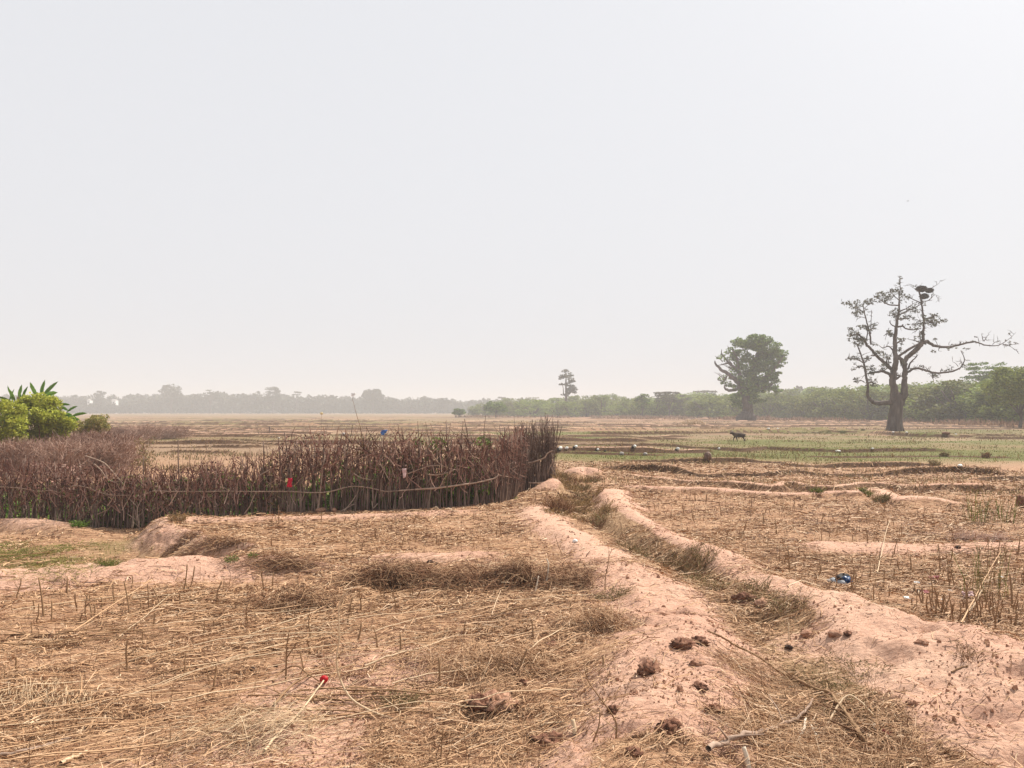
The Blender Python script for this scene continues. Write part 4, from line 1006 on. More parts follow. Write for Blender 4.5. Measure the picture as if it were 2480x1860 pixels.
dry = []
for k in range(3):
    m = MB(); n = 1050
    a = rs.uniform(0, 6.28, n); u0 = rs.uniform(0, .5, n); z0 = rs.uniform(0, .75, n); l = rs.uniform(.1, .32, n)
    p0 = np.stack([np.cos(a) * u0, np.sin(a) * u0, z0], 1); dv = np.stack([np.cos(a) * .5, np.sin(a) * .5, np.full(n, .9)], 1) + rs.normal(0, .45, (n, 3)); dv /= np.linalg.norm(dv, axis=1, keepdims=True)
    tt = np.linspace(0, 1, 3)[None, :, None]; P = p0[:, None] + dv[:, None] * tt * l[:, None, None] + rs.normal(0, .01, (n, 3, 3))
    tubes3(m, P, np.array([.0045, .0035, .002])[None] * np.ones((n, 1)))
    leaves(m, p0[:700] + dv[:700] * .1, .016, 0, .5)
    o = m.build('dry_bush', M['dry_twig']); dry.append(o)
n = 0
for (px0, px1, d0, top0, top1, w, cnt, lab, grp) in [(-20, 118, 22, 441, 436, 1.5, 14, 'leafless purplish-brown bush in the thicket behind the fence', 'dry thicket behind the fence'), (62, 122, 27, 431, 428, 1.8, 5, 'taller leafless brown bush behind the thicket, before the olive bush', 'taller dry bushes by the olive bush'),
                                              (92, 178, 48, 424.5, 427, 2.2, 9, 'low leafless brown bush in the far end of the dry thicket', 'dry bushes trailing into the fields')]:
    for k in range(cnt):
        px = px0 + (px1 - px0) * (k + .5) / cnt + rs.uniform(-3, 3); d = d0 * rs.uniform(.92, 1.12); top = np.interp(px, [px0, px1], [top0, top1]) + rs.uniform(-2, 4)
        H = max(.5, EYE - (top - HZ) / FPX * d); o = dry[n] if n < 3 else dry[n % 3].copy()
        if n >= 3: COL.objects.link(o)
        x = (px - 512) / FPX * d; o.location = (x, d, hz(x, d)); o.rotation_euler = (0, 0, rs.uniform(0, 6.28)); o.scale = (w * rs.uniform(.8, 1.2), w, H / .95)
        tag(o, lab, 'bush', grp); n += 1
x = (146 - 512) / FPX * 21; leafy_plant('pale_shrub', x, 21, 1.02, .8, 520, 'weed', 'small pale green shrub alone behind the fence at the end of the thicket', 'shrub', None, .03)

# bare sapling in front of the fence
sp = gs(200 + 920 * .1507, 1050 + 1570 * .1507); S6 = .1507 * 1024 / 2480 / FPX * (sp[1]); root = empty('bare_sapling', sp)
tag(root, 'pale leafless sapling with forking twigs standing against the dark fence', 'sapling'); m = MB()
for q_, rows_ in enumerate([[(920, 1590, 14), (915, 1450, 12), (900, 1320, 10), (890, 1200, 8), (915, 1080, 6), (930, 1000, 3)], [(905, 1400, 8), (850, 1380, 7), (780, 1330, 6), (710, 1285, 3)], [(900, 1320, 6), (950, 1280, 4), (1020, 1210, 2)], [(912, 1090, 5), (970, 1040, 3), (1060, 985, 2)],
                           [(895, 1220, 5), (860, 1150, 4), (760, 1080, 3), (700, 1000, 2)], [(885, 1480, 5), (840, 1420, 3)], [(1030, 1600, 5), (1040, 1500, 4), (1050, 1440, 2)], [(890, 1200, 4), (830, 1180, 2)], [(800, 1340, 3), (760, 1380, 2)], [(925, 1040, 3), (880, 980, 2)]]):
    limb(m, rows_, 920, 1570, S6, .03, 500 + q_, n=5)
m.build('stem', M['pale_bark'], root, True)

# ------------------------------------------------------------------ straw, stubble and grass (more than anyone could count)
def scatter(n, r0, r1, a0=-.67, a1=.67, p=0.0):
    u = rng.uniform(0, 1, n); r = np.exp(np.log(r0) + u * (math.log(r1) - math.log(r0))) if not p else (r0 ** p + u * (r1 ** p - r0 ** p)) ** (1 / p)
    a = rng.uniform(a0, a1, n); return np.stack([r * np.sin(a), r * np.cos(a)], 1), r
def fence_y(x): return np.where(x < .24, np.interp(x, FL[:, 0], FL[:, 1]), 99)
def lay(mb, xy, r, Ls, wid, phi, lift, curl=.25, hump=.02, tubes=False, K_=3):
    n = len(xy); u = np.linspace(-.5, .5, K_)[None]
    bend = rng.normal(0, curl, n)
    px_ = xy[:, :1] + (np.cos(phi)[:, None] * u - np.sin(phi)[:, None] * bend[:, None] * (u * u)) * Ls[:, None]
    py_ = xy[:, 1:] + (np.sin(phi)[:, None] * u + np.cos(phi)[:, None] * bend[:, None] * (u * u)) * Ls[:, None]
    g = terrain(px_.ravel(), py_.ravel()).reshape(px_.shape)
    if K_ > 2: g = np.maximum(g, g.mean(1, keepdims=True) * .5 + g * .5)
    z = g + lift[:, None] + hump * (1 - 4 * u * u) * rng.uniform(-.2, 1, (n, 1)) + u * rng.normal(0, .12, (n, 1)) * Ls[:, None].clip(0, .35)
    z = np.maximum(z, g + .003)
    P = np.stack([px_, py_, z], -1)
    if tubes: tubes3(mb, P, wid[:, None] * np.linspace(1.1, .7, K_)[None])
    else: strips(mb, P, wid[:, None] * np.ones((1, K_)), np.stack([-np.sin(phi), np.cos(phi), rng.normal(0, .6, n)], 1))
mb = MB()
xy, r = scatter(470000, 2.7, 27)
_, gm = terrain(xy[:, 0], xy[:, 1], True)
den = (1 - np.clip(gm['soil'] * 1.1, 0, .94)) * (1 - .3 * gm['ditch']) * (1 - .75 * gm['green']) * (1 - .65 * gm['sunk']) * (.18 + 1.1 * sstep(.25, .7, vnoise(xy[:, 0] * 1.1, xy[:, 1] * 1.1, 201) * .6 + .4 * vnoise(xy[:, 0] * 4, xy[:, 1] * 4, 202)))
den *= xy[:, 1] < fence_y(xy[:, 0]) - .3
k = rng.uniform(0, 1, len(xy)) < den; xy, r = xy[k], r[k]; n = len(xy)
Ls = np.exp(rng.normal(math.log(.055), .68, n)).clip(.015, .35); phi = np.where(rng.random(n) < .5, rng.normal(np.where(xy[:, 0] < 1, .5, .1), .38), rng.uniform(0, 3.14, n))
lay(mb, xy, r, Ls, np.maximum(.0013, r / FPX * .27) * rng.uniform(.5, 1.9, n), phi, rng.exponential(.012, n), .4)
tag(mb.build('straw_litter', M['straw']), 'broken straw and dry leaf bits strewn over the harvested plots', 'straw', kind='stuff')
mb = MB()
xy, r = scatter(3800, 2.8, 17); _, gm = terrain(xy[:, 0], xy[:, 1], True)
den = (1 - np.clip(gm['soil'] * 1.5, 0, 1)) * (1 - .8 * gm['sunk']) * np.where(xy[:, 0] < 1, 1, .55) * (xy[:, 1] < fence_y(xy[:, 0]) - .5) * sstep(.3, .6, vnoise(xy[:, 0] * .9, xy[:, 1] * .9, 205)) ; k = rng.uniform(0, 1, len(xy)) < den; xy, r = xy[k], r[k]; n = len(xy)
lay(mb, xy, r, rng.uniform(.2, .75, n), np.maximum(.0017, r / FPX * .3) * rng.uniform(.7, 1.4, n), np.where(rng.random(n) < .8, rng.normal(np.where(xy[:, 0] < 1, .52, .05), .27), rng.uniform(0, 3.14, n)), rng.uniform(.0, .04, n), .15, .03, True, 5)
tag(mb.build('fallen_stalk_litter', M['straw']), 'thin fallen stalks lying thick between the longer ones', 'straw', kind='stuff')

mb = MB()                                     # bits of crumbled earth on the bare paths
xy, r = scatter(26000, 2.7, 14, -.4, .67); _, gm = terrain(xy[:, 0], xy[:, 1], True); k = rng.uniform(0, 1, len(xy)) < gm['soil'] * sstep(.45, .75, vnoise(xy[:, 0] * 1.7, xy[:, 1] * 1.7, 211)); xy, r = xy[k], r[k]
c = np.column_stack([xy, terrain(xy[:, 0], xy[:, 1]) + .001])
for q in c:
    s_ = min(.02, rng.exponential(.0035) + .0025); dd = rng.uniform(.6, 1.3, (2, 4)) * s_
    a = rng.uniform(0, 6.28); th = a + np.arange(4) * 1.571
    lo = np.stack([q[0] + np.cos(th) * dd[0], q[1] + np.sin(th) * dd[0], np.full(4, q[2] - .002)], 1); hi = np.stack([q[0] + np.cos(th) * dd[1] * .6, q[1] + np.sin(th) * dd[1] * .6, q[2] + s_ * rng.uniform(.6, 1.4, 4)], 1)
    mb.add(np.vstack([lo, hi]), [(4, 5, 6, 7), (0, 1, 5, 4), (1, 2, 6, 5), (2, 3, 7, 6), (3, 0, 4, 7)])
tag(mb.build('earth_crumbs', M['clod']), 'crumbs of dry earth on the trodden path and bund', 'earth', kind='stuff')

mb = MB(); xy, r = scatter(42000, 2.7, 14, -.5, .67); _, gm = terrain(xy[:, 0], xy[:, 1], True); k = rng.uniform(0, 1, len(xy)) < .12 + .88 * sstep(.5, .8, vnoise(xy[:, 0] * 2.1, xy[:, 1] * 2.1, 215)); xy = xy[k]
leaves(mb, np.column_stack([xy, terrain(xy[:, 0], xy[:, 1]) + .004]), .0085, .85, .5)
c2 = MB(); xy, r = scatter(90000, 2.7, 15, -.67, .67); _, gm = terrain(xy[:, 0], xy[:, 1], True); k = rng.uniform(0, 1, len(xy)) < (1 - .93 * gm['soil']) * (.25 + .75 * sstep(.35, .7, vnoise(xy[:, 0] * 1.9, xy[:, 1] * 1.9, 217))) * (xy[:, 1] < fence_y(xy[:, 0]) - .3); xy, r = xy[k], r[k]
leaves(c2, np.column_stack([xy, terrain(xy[:, 0], xy[:, 1]) + rng.exponential(.008, len(xy))]), np.maximum(.009, r / FPX * .9), .6, .3)
tag(c2.build('broken_chaff', M['straw']), 'broken leaf blades and chaff matted over the straw plots', 'chaff', kind='stuff')
tag(mb.build('leaf_bits', island_mat('leaf_bits', [(0.07, 0.028, 0.014), (0.17, 0.08, 0.04), (0.28, 0.16, 0.085)], .9)), 'dark bits of dead leaf and chaff sprinkled on the earth', 'chaff', kind='stuff')
def blades(mb, xy, Hs, wid, lean=.45):
    n = len(xy); g = terrain(xy[:, 0], xy[:, 1]); a = rng.uniform(0, 6.28, n); l = np.abs(rng.normal(0, lean, n)) * Hs
    u = np.array([0, .4, .75, 1.0])[None]
    P = np.stack([xy[:, :1] + np.cos(a)[:, None] * l[:, None] * u ** 2, xy[:, 1:] + np.sin(a)[:, None] * l[:, None] * u ** 2, g[:, None] - .01 + Hs[:, None] * (u - .25 * np.minimum(1, l / Hs)[:, None] * u * u)], -1)
    a2 = rng.uniform(0, 6.28, n)
    strips(mb, P, wid[:, None] * np.array([1, .85, .6, .15])[None], np.stack([np.cos(a2), np.sin(a2), 0 * a2], 1))
xy, r = scatter(240000, 7, 95, p=-.5); _, gm = terrain(xy[:, 0], xy[:, 1], True)
inside = (xy[:, 1] > fence_y(xy[:, 0]) - .2) & (xy[:, 1] < 19) & (xy[:, 0] < .8)
pt = vnoise(xy[:, 0] * .7, xy[:, 1] * 1.6, 221)
kg = (rng.uniform(0, 1, len(xy)) < gm['green'] * (.25 + .9 * sstep(.3, .7, pt))) & ~inside & (gm['brush'] < .25)
kb = (rng.uniform(0, 1, len(xy)) < np.maximum(gm['brush'] * .9, .10 * sstep(.5, .8, pt) * sstep(14, 20, r) * (1 - gm['soil']))) & ~inside & ~kg
mb = MB(); q = kg; n = q.sum(); blades(mb, xy[q], rng.uniform(.025, .075, n), np.maximum(.0028, r[q] / FPX * .24))
tag(mb.build('green_grass', M['green_grass']), 'short green turf regrowing on the damper plots', 'grass', kind='stuff')
mb = MB(); q = kb; n = q.sum(); blades(mb, xy[q], rng.uniform(.03, .11, n), np.maximum(.0028, r[q] / FPX * .26))
xy, r = scatter(160000, 17, 48); _, gm = terrain(xy[:, 0], xy[:, 1], True); q = rng.uniform(0, 1, len(xy)) < sstep(.3, .8, gm['brush']) * .8 * (vnoise(xy[:, 0] * 2.3, xy[:, 1] * 2.3, 227) > .35); n = q.sum()
blades(mb, xy[q], rng.uniform(.04, .17, n), np.maximum(.0028, r[q] / FPX * .28), .6)
tag(mb.build('dry_grass', M['dry_grass']), 'dry grass tufts growing along the field bunds', 'grass', kind='stuff')
xy, r = scatter(150000, 19, 150); _, gm = terrain(xy[:, 0], xy[:, 1], True); q = rng.uniform(0, 1, len(xy)) < sstep(.58, .78, vnoise(xy[:, 0] * .8, xy[:, 1] * 1.7, 241) * .6 + .4 * vnoise(xy[:, 0] * .12, xy[:, 1] * .3, 243)) * (1 - gm['soil'])
q &= ~((xy[:, 1] > fence_y(xy[:, 0]) - .2) & (xy[:, 1] < 19)); n = q.sum(); mb = MB(); blades(mb, xy[q], rng.uniform(.04, .16, n), np.maximum(.003, r[q] / FPX * .34), .7)
tag(mb.build('field_weeds', M['weed']), 'dark low weeds speckling the fields', 'weeds', kind='stuff')
mb = MB(); n = 30000; px = rng.uniform(455, 1140, n); px[18000:] = -999; d = np.interp(px, edge_px, edge_d) * rng.uniform(.78, .99, n); x = (px - 512) / FPX * d
k = (vnoise(px * .05, d * .06, 231) > .35) & (px > 0); x, d = x[k], d[k]; n = len(x)
blades(mb, np.stack([x, d], 1), rng.uniform(.2, .9, n) * sstep(.2, .8, vnoise(x * .2, d * .2, 5)), d / FPX * .5, .6)
tag(mb.build('reddish_grass', island_mat('reddish_grass', [(0.14, 0.08, 0.055), (0.26, 0.165, 0.11), (0.36, 0.25, 0.165)], .9, .2)), 'tall reddish-brown dry grass at the foot of the shrub belt', 'grass', kind='stuff')

# stubble: the largest stand on their own, the rest as one mass
st = []
for k in range(10):
    m = MB(); kk = 5; u = np.linspace(0, 1, kk); w = np.cumsum(rng.normal(0, .02, (kk, 2)), 0); w -= w[0]
    tube(m, np.stack([w[:, 0], w[:, 1], u], 1), .02 * (1.15 - .4 * u), 5)
    if k % 3 == 0: j = 2; a = np.array([w[j, 0], w[j, 1], u[j]]); b_ = a + np.array([.22 * (-1) ** k, .05, .3]); tube(m, [a, (a + b_) / 2 + .02, b_], [.016, .013, .008], 4)
    st.append(m)
def region(n, boxes):
    o = []
    while len(o) < n:
        x0, y0, x1, y1 = boxes[rng.integers(len(boxes))]; px_, py_ = rng.uniform(x0, x1) * K, rng.uniform(y0, y1) * K; o.append(flat(px_, py_))
    return np.array(o)
RB = [(1480, 1110, 2212, 1200), (1650, 1180, 2212, 1270), (1800, 1240, 2212, 1330), (1980, 1300, 2212, 1350), (1350, 1070, 2212, 1130)]
LB = [(20, 1260, 900, 1330), (0, 1290, 700, 1500), (600, 1110, 1150, 1180), (600, 1280, 1150, 1500), (500, 1120, 1100, 1200)]
pts = np.concatenate([region(190, RB), region(95, LB)]); _, gm = terrain(pts[:, 0], pts[:, 1], True)
meshes = [m.build('stubble_stalk', M['stalk']) for m in st]
nn = 0
for (x, y), so_ in zip(pts, gm['soil']):
    if so_ > .5 or y > fence_y(np.array([x]))[0] - .3: continue
    o = meshes[nn] if nn < 10 else meshes[nn % 10].copy()
    if nn >= 10: COL.objects.link(o)
    h_ = rng.uniform(.06, .22) * (1.6 if rng.random() < .12 else 1); wdt = rng.uniform(.16, .3) * (1 + y / 30)
    o.location = (x, y, hz(x, y) - .01); o.rotation_euler = (rng.normal(0, .12), rng.normal(0, .14), rng.uniform(0, 6.28)); o.scale = (wdt, wdt, h_)
    rt = x > 1.2
    tag(o, 'short dark cut stalk standing upright in the stubble beyond the dirt bund' if rt else 'short dark cut stalk standing upright in the straw plot before the fence', 'stalk', 'stubble stalks beyond the bund' if rt else 'stubble stalks in the straw plot'); nn += 1
mb = MB(); xy, r = scatter(5200, 3.5, 24); _, gm = terrain(xy[:, 0], xy[:, 1], True)
k = (rng.uniform(0, 1, len(xy)) < (1 - np.clip(gm['soil'] * 1.6, 0, 1)) * np.where(xy[:, 0] > 1.5, .8, .35) * (1 - gm['sunk'])) & (xy[:, 1] < fence_y(xy[:, 0]) - .4); xy, r = xy[k], r[k]; n = len(xy)
u = np.linspace(0, 1, 4)[None]; Hs = rng.uniform(.04, .2, n); g = terrain(xy[:, 0], xy[:, 1]); l = rng.normal(0, .22, (n, 2))
P = np.stack([xy[:, :1] + l[:, :1] * u * Hs[:, None], xy[:, 1:] + l[:, 1:] * u * Hs[:, None], g[:, None] - .01 + Hs[:, None] * u], -1) + rng.normal(0, .004, (n, 4, 3))
tubes3(mb, P, np.maximum(.0018, r / FPX * .2)[:, None] * np.linspace(1.2, .6, 4)[None])
tag(mb.build('fine_stubble', M['stalk']), 'fine short stubble standing among the straw', 'stubble', kind='stuff')

for bx, cnt in (((0, 1368, 460, 1402), 12), ((330, 1285, 560, 1325), 9), ((640, 1480, 960, 1545), 15), ((1500, 1190, 1800, 1215), 8), ((1800, 1215, 2000, 1260), 8)):
    for x, y in region(cnt, [bx]):
        m = MB(); lay(m, np.array([[x, y]]), np.array([y]), np.array([rng.uniform(.35, 1.0)]), np.array([rng.uniform(.0035, .0065)]), np.array([rng.normal(.12, .18)]), np.array([rng.uniform(.004, .03)]), .1, .03, True, 7)
        m.v = [m.v[0] - np.array([x, y, hz(x, y)], np.float32)]; o = m.build('dark_fallen_stalk', M['stalk'], None, True); o.location = (x, y, hz(x, y))
        tag(o, 'dark brown stalk lying in a bundle-like band across the straw plot' if x < 1 else 'dark brown stalk lying in a band across the stubble past the bund', 'stalk', 'dark fallen stalks in the straw plot' if x < 1 else 'dark fallen stalks past the bund')
# longer fallen stalks, each lying by itself
xy = np.concatenate([region(80, [(0, 1270, 900, 1640), (0, 1400, 1200, 1640), (300, 1280, 1000, 1420), (800, 1300, 1330, 1480)]), region(50, [(1750, 1210, 2212, 1340), (1500, 1150, 2212, 1260)])])
_, gm = terrain(xy[:, 0], xy[:, 1], True)
for (x, y), s_ in zip(xy, gm['soil']):
    if s_ > .55: continue
    m = MB(); Ln = rng.uniform(.5, 1.5) if x < 1 else rng.uniform(.3, .9); phi = rng.normal(.55 if x < 1.2 else .05, .25) if rng.random() < .8 else rng.uniform(0, 3.1)
    lay(m, np.array([[0.0 + x, y]]), np.array([y]), np.array([Ln]), np.array([rng.uniform(.0022, .0048)]), np.array([phi]), np.array([rng.uniform(.004, .05)]), .12, .04, True, 9)
    m.v = [m.v[0] - np.array([x, y, hz(x, y)], np.float32)]
    o = m.build('fallen_stalk', M[['pale_stalk', 'stalk', 'straw', 'straw'][rng.integers(4)]], None, True); o.location = (x, y, hz(x, y))
    tag(o, 'long dry stalk fallen flat among the straw of the near plot' if x < 1.2 else 'dry stalk fallen flat among the stubble beyond the dirt bund', 'stalk', 'fallen stalks in the straw plot' if x < 1.2 else 'fallen stalks beyond the bund')

# ------------------------------------------------------------------ single branches and stems
zb = lambda pts: [(a * .3978, 1200 + b * .3978) for a, b in pts]            # left, middle and right thirds of the lower picture
zm = lambda pts: [(800 + a * .3978, 1200 + b * .3978) for a, b in pts]
zr = lambda pts: [(1600 + a * .3978, 1200 + b * .3978) for a, b in pts]
def lying(name, pts, r0, r1, mat, label, cat='branch', lift=.02, twig=0, lifts=None):
    g = [gs(*p) for p in pts]; o0 = np.array(g[0])
    li = lifts or [lift] * len(g)
    P = np.array([(a[0], a[1], a[2] + l) for a, l in zip(g, li)]) - o0
    q = smooth_path(P, 4); m = MB(); rr = np.linspace(r0, r1, len(q)); q[1:-1] += rng.normal(0, .35, (len(q) - 2, 3)) * rr[1:-1, None]
    tube(m, q, rr, 6)
    for k in range(twig):
        j = rng.integers(2, len(q) - 2); d = np.array([rng.normal(0, .6), rng.normal(0, .6), rng.uniform(.1, .5)]); d /= np.linalg.norm(d); l = rng.uniform(.05, .16)
        tube(m, [q[j], q[j] + d * l * .5, q[j] + d * l + rng.normal(0, .01, 3)], [rr[j] * .5, rr[j] * .4, rr[j] * .2], 4)
    o = m.build(name, M[mat], None, True); o.location = o0
    return tag(o, label, cat)
def standing(name, pts, r0, r1, mat, label, cat='stem', twig=0, depth=None):
    """pts from root to tip; the root is on the ground and the stem rises above it."""
    x, y, z = gs(*pts[0]); P = []
    for k, (a, b_) in enumerate(pts):
        d = y + (depth[k] if depth else .02 * k)
        P.append(((a * 1024 / 2480 - 512) / FPX * d, d, EYE + (HZ - b_ * 1024 / 2480) / FPX * d))
    P = np.array(P) - np.array([x, y, z]); q = smooth_path(P, 4); m = MB(); rr = np.linspace(r0, r1, len(q)); tube(m, q, rr, 6)
    for k in range(twig):
        j = rng.integers(2, len(q) - 1); d = np.array([rng.normal(0, .7), rng.normal(0, .4), rng.uniform(.3, .9)]); d /= np.linalg.norm(d); l = rng.uniform(.03, .1)
        tube(m, [q[j], q[j] + d * l * .5, q[j] + d * l], [rr[j] * .6, rr[j] * .5, rr[j] * .25], 4)
    o = m.build(name, M[mat], None, True); o.location = (x, y, z)
    return tag(o, label, cat)
lying('long_branch', zr([(285, 868), (390, 915), (480, 970), (590, 1025), (700, 1100), (800, 1150), (900, 1205), (1040, 1262), (1120, 1370), (1190, 1470), (1262, 1572)]), .006, .014, 'stalk', 'longest dark bare branch lying across the ditch down to the earth bank', twig=9, lift=.05)
lying('thick_branch', zr([(290, 1605), (400, 1558), (480, 1530), (620, 1492), (720, 1455), (830, 1410), (905, 1330), (925, 1290)]), .016, .006, 'rail', 'crooked thick branch crossing the mouth of the ditch', twig=4, lift=.05)
lying('bowed_stalk', zr([(1000, 1440), (1060, 1380), (1130, 1325), (1210, 1322), (1300, 1365)]), .007, .004, 'pale_stalk', 'pale bowed stem arching over the straw beside the thick branch', 'stem', lifts=[.02, .06, .1, .07, .02])
standing('split_stalk', zr([(540, 1680), (525, 1600), (505, 1530)]), .014, .01, 'bleached', 'broken white split stalk sticking up beside the thick branch', 'stalk')
lying('white_stalk', zr([(840, 1545), (865, 1470), (885, 1400)]), .010, .006, 'bleached', 'short bleached white stalk leaning on the thick branch', 'stalk', lift=.04)
lying('white_stalk', zr([(905, 1420), (940, 1480), (1000, 1560)]), .006, .004, 'bleached', 'thin bleached stalk forking away from the thick branch', 'stalk', lift=.03)
standing('white_stub', zr([(1302, 1440), (1300, 1390)]), .010, .009, 'bleached', 'small white stub of stalk by the straw near the bare bank', 'stalk')
standing('thin_stick', zr([(782, 885), (780, 830), (778, 775)]), .006, .005, 'pale_stalk', 'pale peg of stalk standing in the ditch bank', 'stalk')
lying('short_twig', zr([(1770, 1082), (1830, 1055), (1872, 1040)]), .006, .004, 'stalk', 'short dark twig lying alone on the bare earth bank', 'twig', lift=.005)
lying('dark_branch', zr([(1665, 680), (1690, 712), (1760, 735), (1850, 748)]), .012, .006, 'stalk', 'dark and grey bent branch at the edge of the dirt bund by the red scrap', lift=.02)
lying('white_pole', zr([(1830, 790), (1910, 680), (1990, 580), (2075, 485)]), .006, .003, 'straw', 'long bleached stick propped up in the stubble near the yellow weed', 'stick', lifts=[.02, .07, .16, .26])
lying('white_pole', zr([(1880, 720), (1930, 650), (1965, 595)]), .008, .005, 'pale_stalk', 'shorter bleached stick lying alongside the long bleached stick', 'stick', lifts=[.02, .04, .06])
lying('thin_pole', zr([(1320, 480), (1350, 380), (1375, 300), (1398, 255)]), .006, .003, 'pale_stalk', 'slender pale stalk leaning up out of the stubble by the blue bag', 'stalk', lifts=[.02, .1, .18, .24])
standing('tall_hooked_weed', [(800 + 510 * .3978, 1200 + 1415 * .3978), (800 + 380 * .3978, 1200 + 1360 * .3978), (800 + 265 * .3978, 1200 + 1320 * .3978), (800 + 130 * .3978, 1200 + 1240 * .3978), (800 + 60 * .3978, 1200 + 1120 * .3978), (800 + 38 * .3978, 1200 + 1000 * .3978), (800 + 55 * .3978, 1200 + 860 * .3978), (800 + 50 * .3978, 1200 + 700 * .3978), (800 + 75 * .3978, 1200 + 620 * .3978), (800 + 135 * .3978, 1200 + 560 * .3978)],
         .0085, .003, 'pale_stalk', 'tall hooked dry stem rising from the straw next to the red fruit', 'stem', 14, [0, .12, .2, .26, .3, .3, .3, .3, .3, .3])
lying('white_stalk', zb([(1610, 1590), (1690, 1490), (1780, 1400), (1870, 1300), (1975, 1150)]), .007, .005, 'pale_stalk', 'pale stalk leading up to the red fruit', 'stalk', lift=.03)
lying('arched_twig', zb([(1660, 1150), (1720, 1115), (1800, 1105), (1870, 1130), (1945, 1155)]), .006, .004, 'stalk', 'dark arched twig touching the red fruit', 'twig', lifts=[.02, .05, .07, .05, .02])
lying('dark_twig', zb([(1670, 1310), (1760, 1210), (1850, 1150), (1950, 1100), (2030, 1080)]), .008, .004, 'stalk', 'dark bent twig passing behind the red fruit', 'twig', twig=3, lift=.04)
lying('fallen_cane', zb([(0, 1600), (140, 1575), (300, 1535), (440, 1490)]), .011, .006, 'rail', 'thick dry stem lying flat at the picture corner', 'stem', lift=.015)
lying('fallen_cane', zb([(370, 1655), (450, 1615), (530, 1585)]), .011, .008, 'pale_stalk', 'short thick pale stem beside the thick dry stem', 'stem', lift=.02)
lying('pale_cane', zb([(1405, 932), (1520, 925), (1650, 905), (1840, 882)]), .008, .005, 'pale_stalk', 'straight pale cane lying with a white chip on it', 'stalk', lift=.03)
lying('long_cane', zb([(400, 870), (520, 810), (650, 740), (790, 655), (930, 545)]), .0055, .003, 'straw', 'long pale cane slanting across the straw near the sunken plot', 'stalk', lifts=[.02, .04, .07, .08, .06])
lying('long_cane', zm([(210, 1075), (380, 1010), (560, 960), (720, 900), (780, 880)]), .008, .004, 'pale_stalk', 'long pale cane in the middle of the straw plot', 'stalk', lift=.04)
lying('dark_cane', zm([(980, 760), (1150, 715), (1300, 685), (1500, 635)]), .007, .004, 'stalk', 'dark tapering cane pointing at the footpath', 'stalk', lift=.04)
for pts, lab in [(([(1295, 565), (1320, 500), (1328, 420), (1318, 385)]), 'white hooked stem standing in the larger straw heap'), (([(1245, 600), (1258, 540), (1268, 490)]), 'white straight stem standing in the larger straw heap'), (([(1150, 560), (1200, 530), (1245, 500)]), 'white short stem slanting over the larger straw heap')]:
    standing('white_stalk', zm(pts), .008, .005, 'bleached', lab, 'stem')
standing('dry_weed', zm([(1672, 590), (1675, 500), (1690, 420), (1700, 360), (1725, 320)]), .005, .002, 'stalk', 'thin dry weed standing on the edge of the footpath', 'weed', 12)
standing('dry_weed', zm([(1415, 365), (1390, 310), (1365, 235)]), .005, .002, 'stalk', 'thin leaning dry weed where the footpath narrows', 'weed', 3)
standing('dry_weed', zm([(1740, 1480), (1735, 1370), (1640, 1230), (1570, 1130), (1545, 1040)]), .005, .002, 'stalk', 'bent dark weed stem among the earth clods', 'weed', 10)
standing('dry_weed', zm([(1600, 1500), (1635, 1400), (1640, 1310)]), .005, .002, 'stalk', 'small dark weed stem beside the bent one among the clods', 'weed', 8)
standing('dry_weed', zm([(670, 1620), (680, 1500), (685, 1420)]), .004, .002, 'stalk', 'thin dark weed by the bare patch at the picture edge', 'weed', 6)
standing('short_stubs', zm([(1490, 1455), (1485, 1410), (1475, 1365)]), .012, .011, 'pale_stalk', 'stout pale double stub on the bare earth', 'stub', 0)
lying('pale_cane', zm([(1280, 1412), (1340, 1400), (1420, 1388)]), .008, .006, 'pale_stalk', 'short pale cane lying on the bare earth by the double stub', 'stalk', lift=.01)
for k, (a, b_) in enumerate([((1660, 1050), (1660, 980)), ((1280, 1020), (1285, 940)), ((425, 970), (425, 840)), ((165, 895), (190, 775)), ((1460, 710), (1460, 645)), ((995, 1120), (1045, 965)), ((970, 1130), (905, 1040)), ((1120, 1110), (1200, 930)), ((665, 1160), (660, 985))]):
    standing('dark_peg', zm([a, ((a[0] + b_[0]) / 2 + 3, (a[1] + b_[1]) / 2), b_]), .008, .006, 'stalk', 'dark broken stalk poking up through the middle of the straw plot', 'stalk').__setitem__('group', 'dark broken stalks in mid plot')
for k, (a, b_) in enumerate([((265, 735), (235, 500)), ((560, 765), (545, 655)), ((575, 740), (575, 660)), ((620, 680), (618, 620)), ((855, 690), (855, 630)), ((405, 600), (408, 490)), ((800, 565), (806, 490)), ((1115, 600), (1140, 420)), ((1155, 575), (1185, 430)), ((310, 780), (315, 640)), ((1085, 770), (1080, 720)), ((985, 700), (930, 560)), ((790, 740), (755, 520)), ((1310, 600), (1350, 520)), ((545, 650), (515, 600))]):
    standing('dark_stalk', zb([a, ((a[0] + b_[0]) / 2 + 4, (a[1] + b_[1]) / 2), b_]), .010 if k < 6 else .006, .006, 'stalk', 'dark cut stalk standing in the row along the rim of the sunken plot', 'stalk').__setitem__('group', 'stalks along the sunken plot')
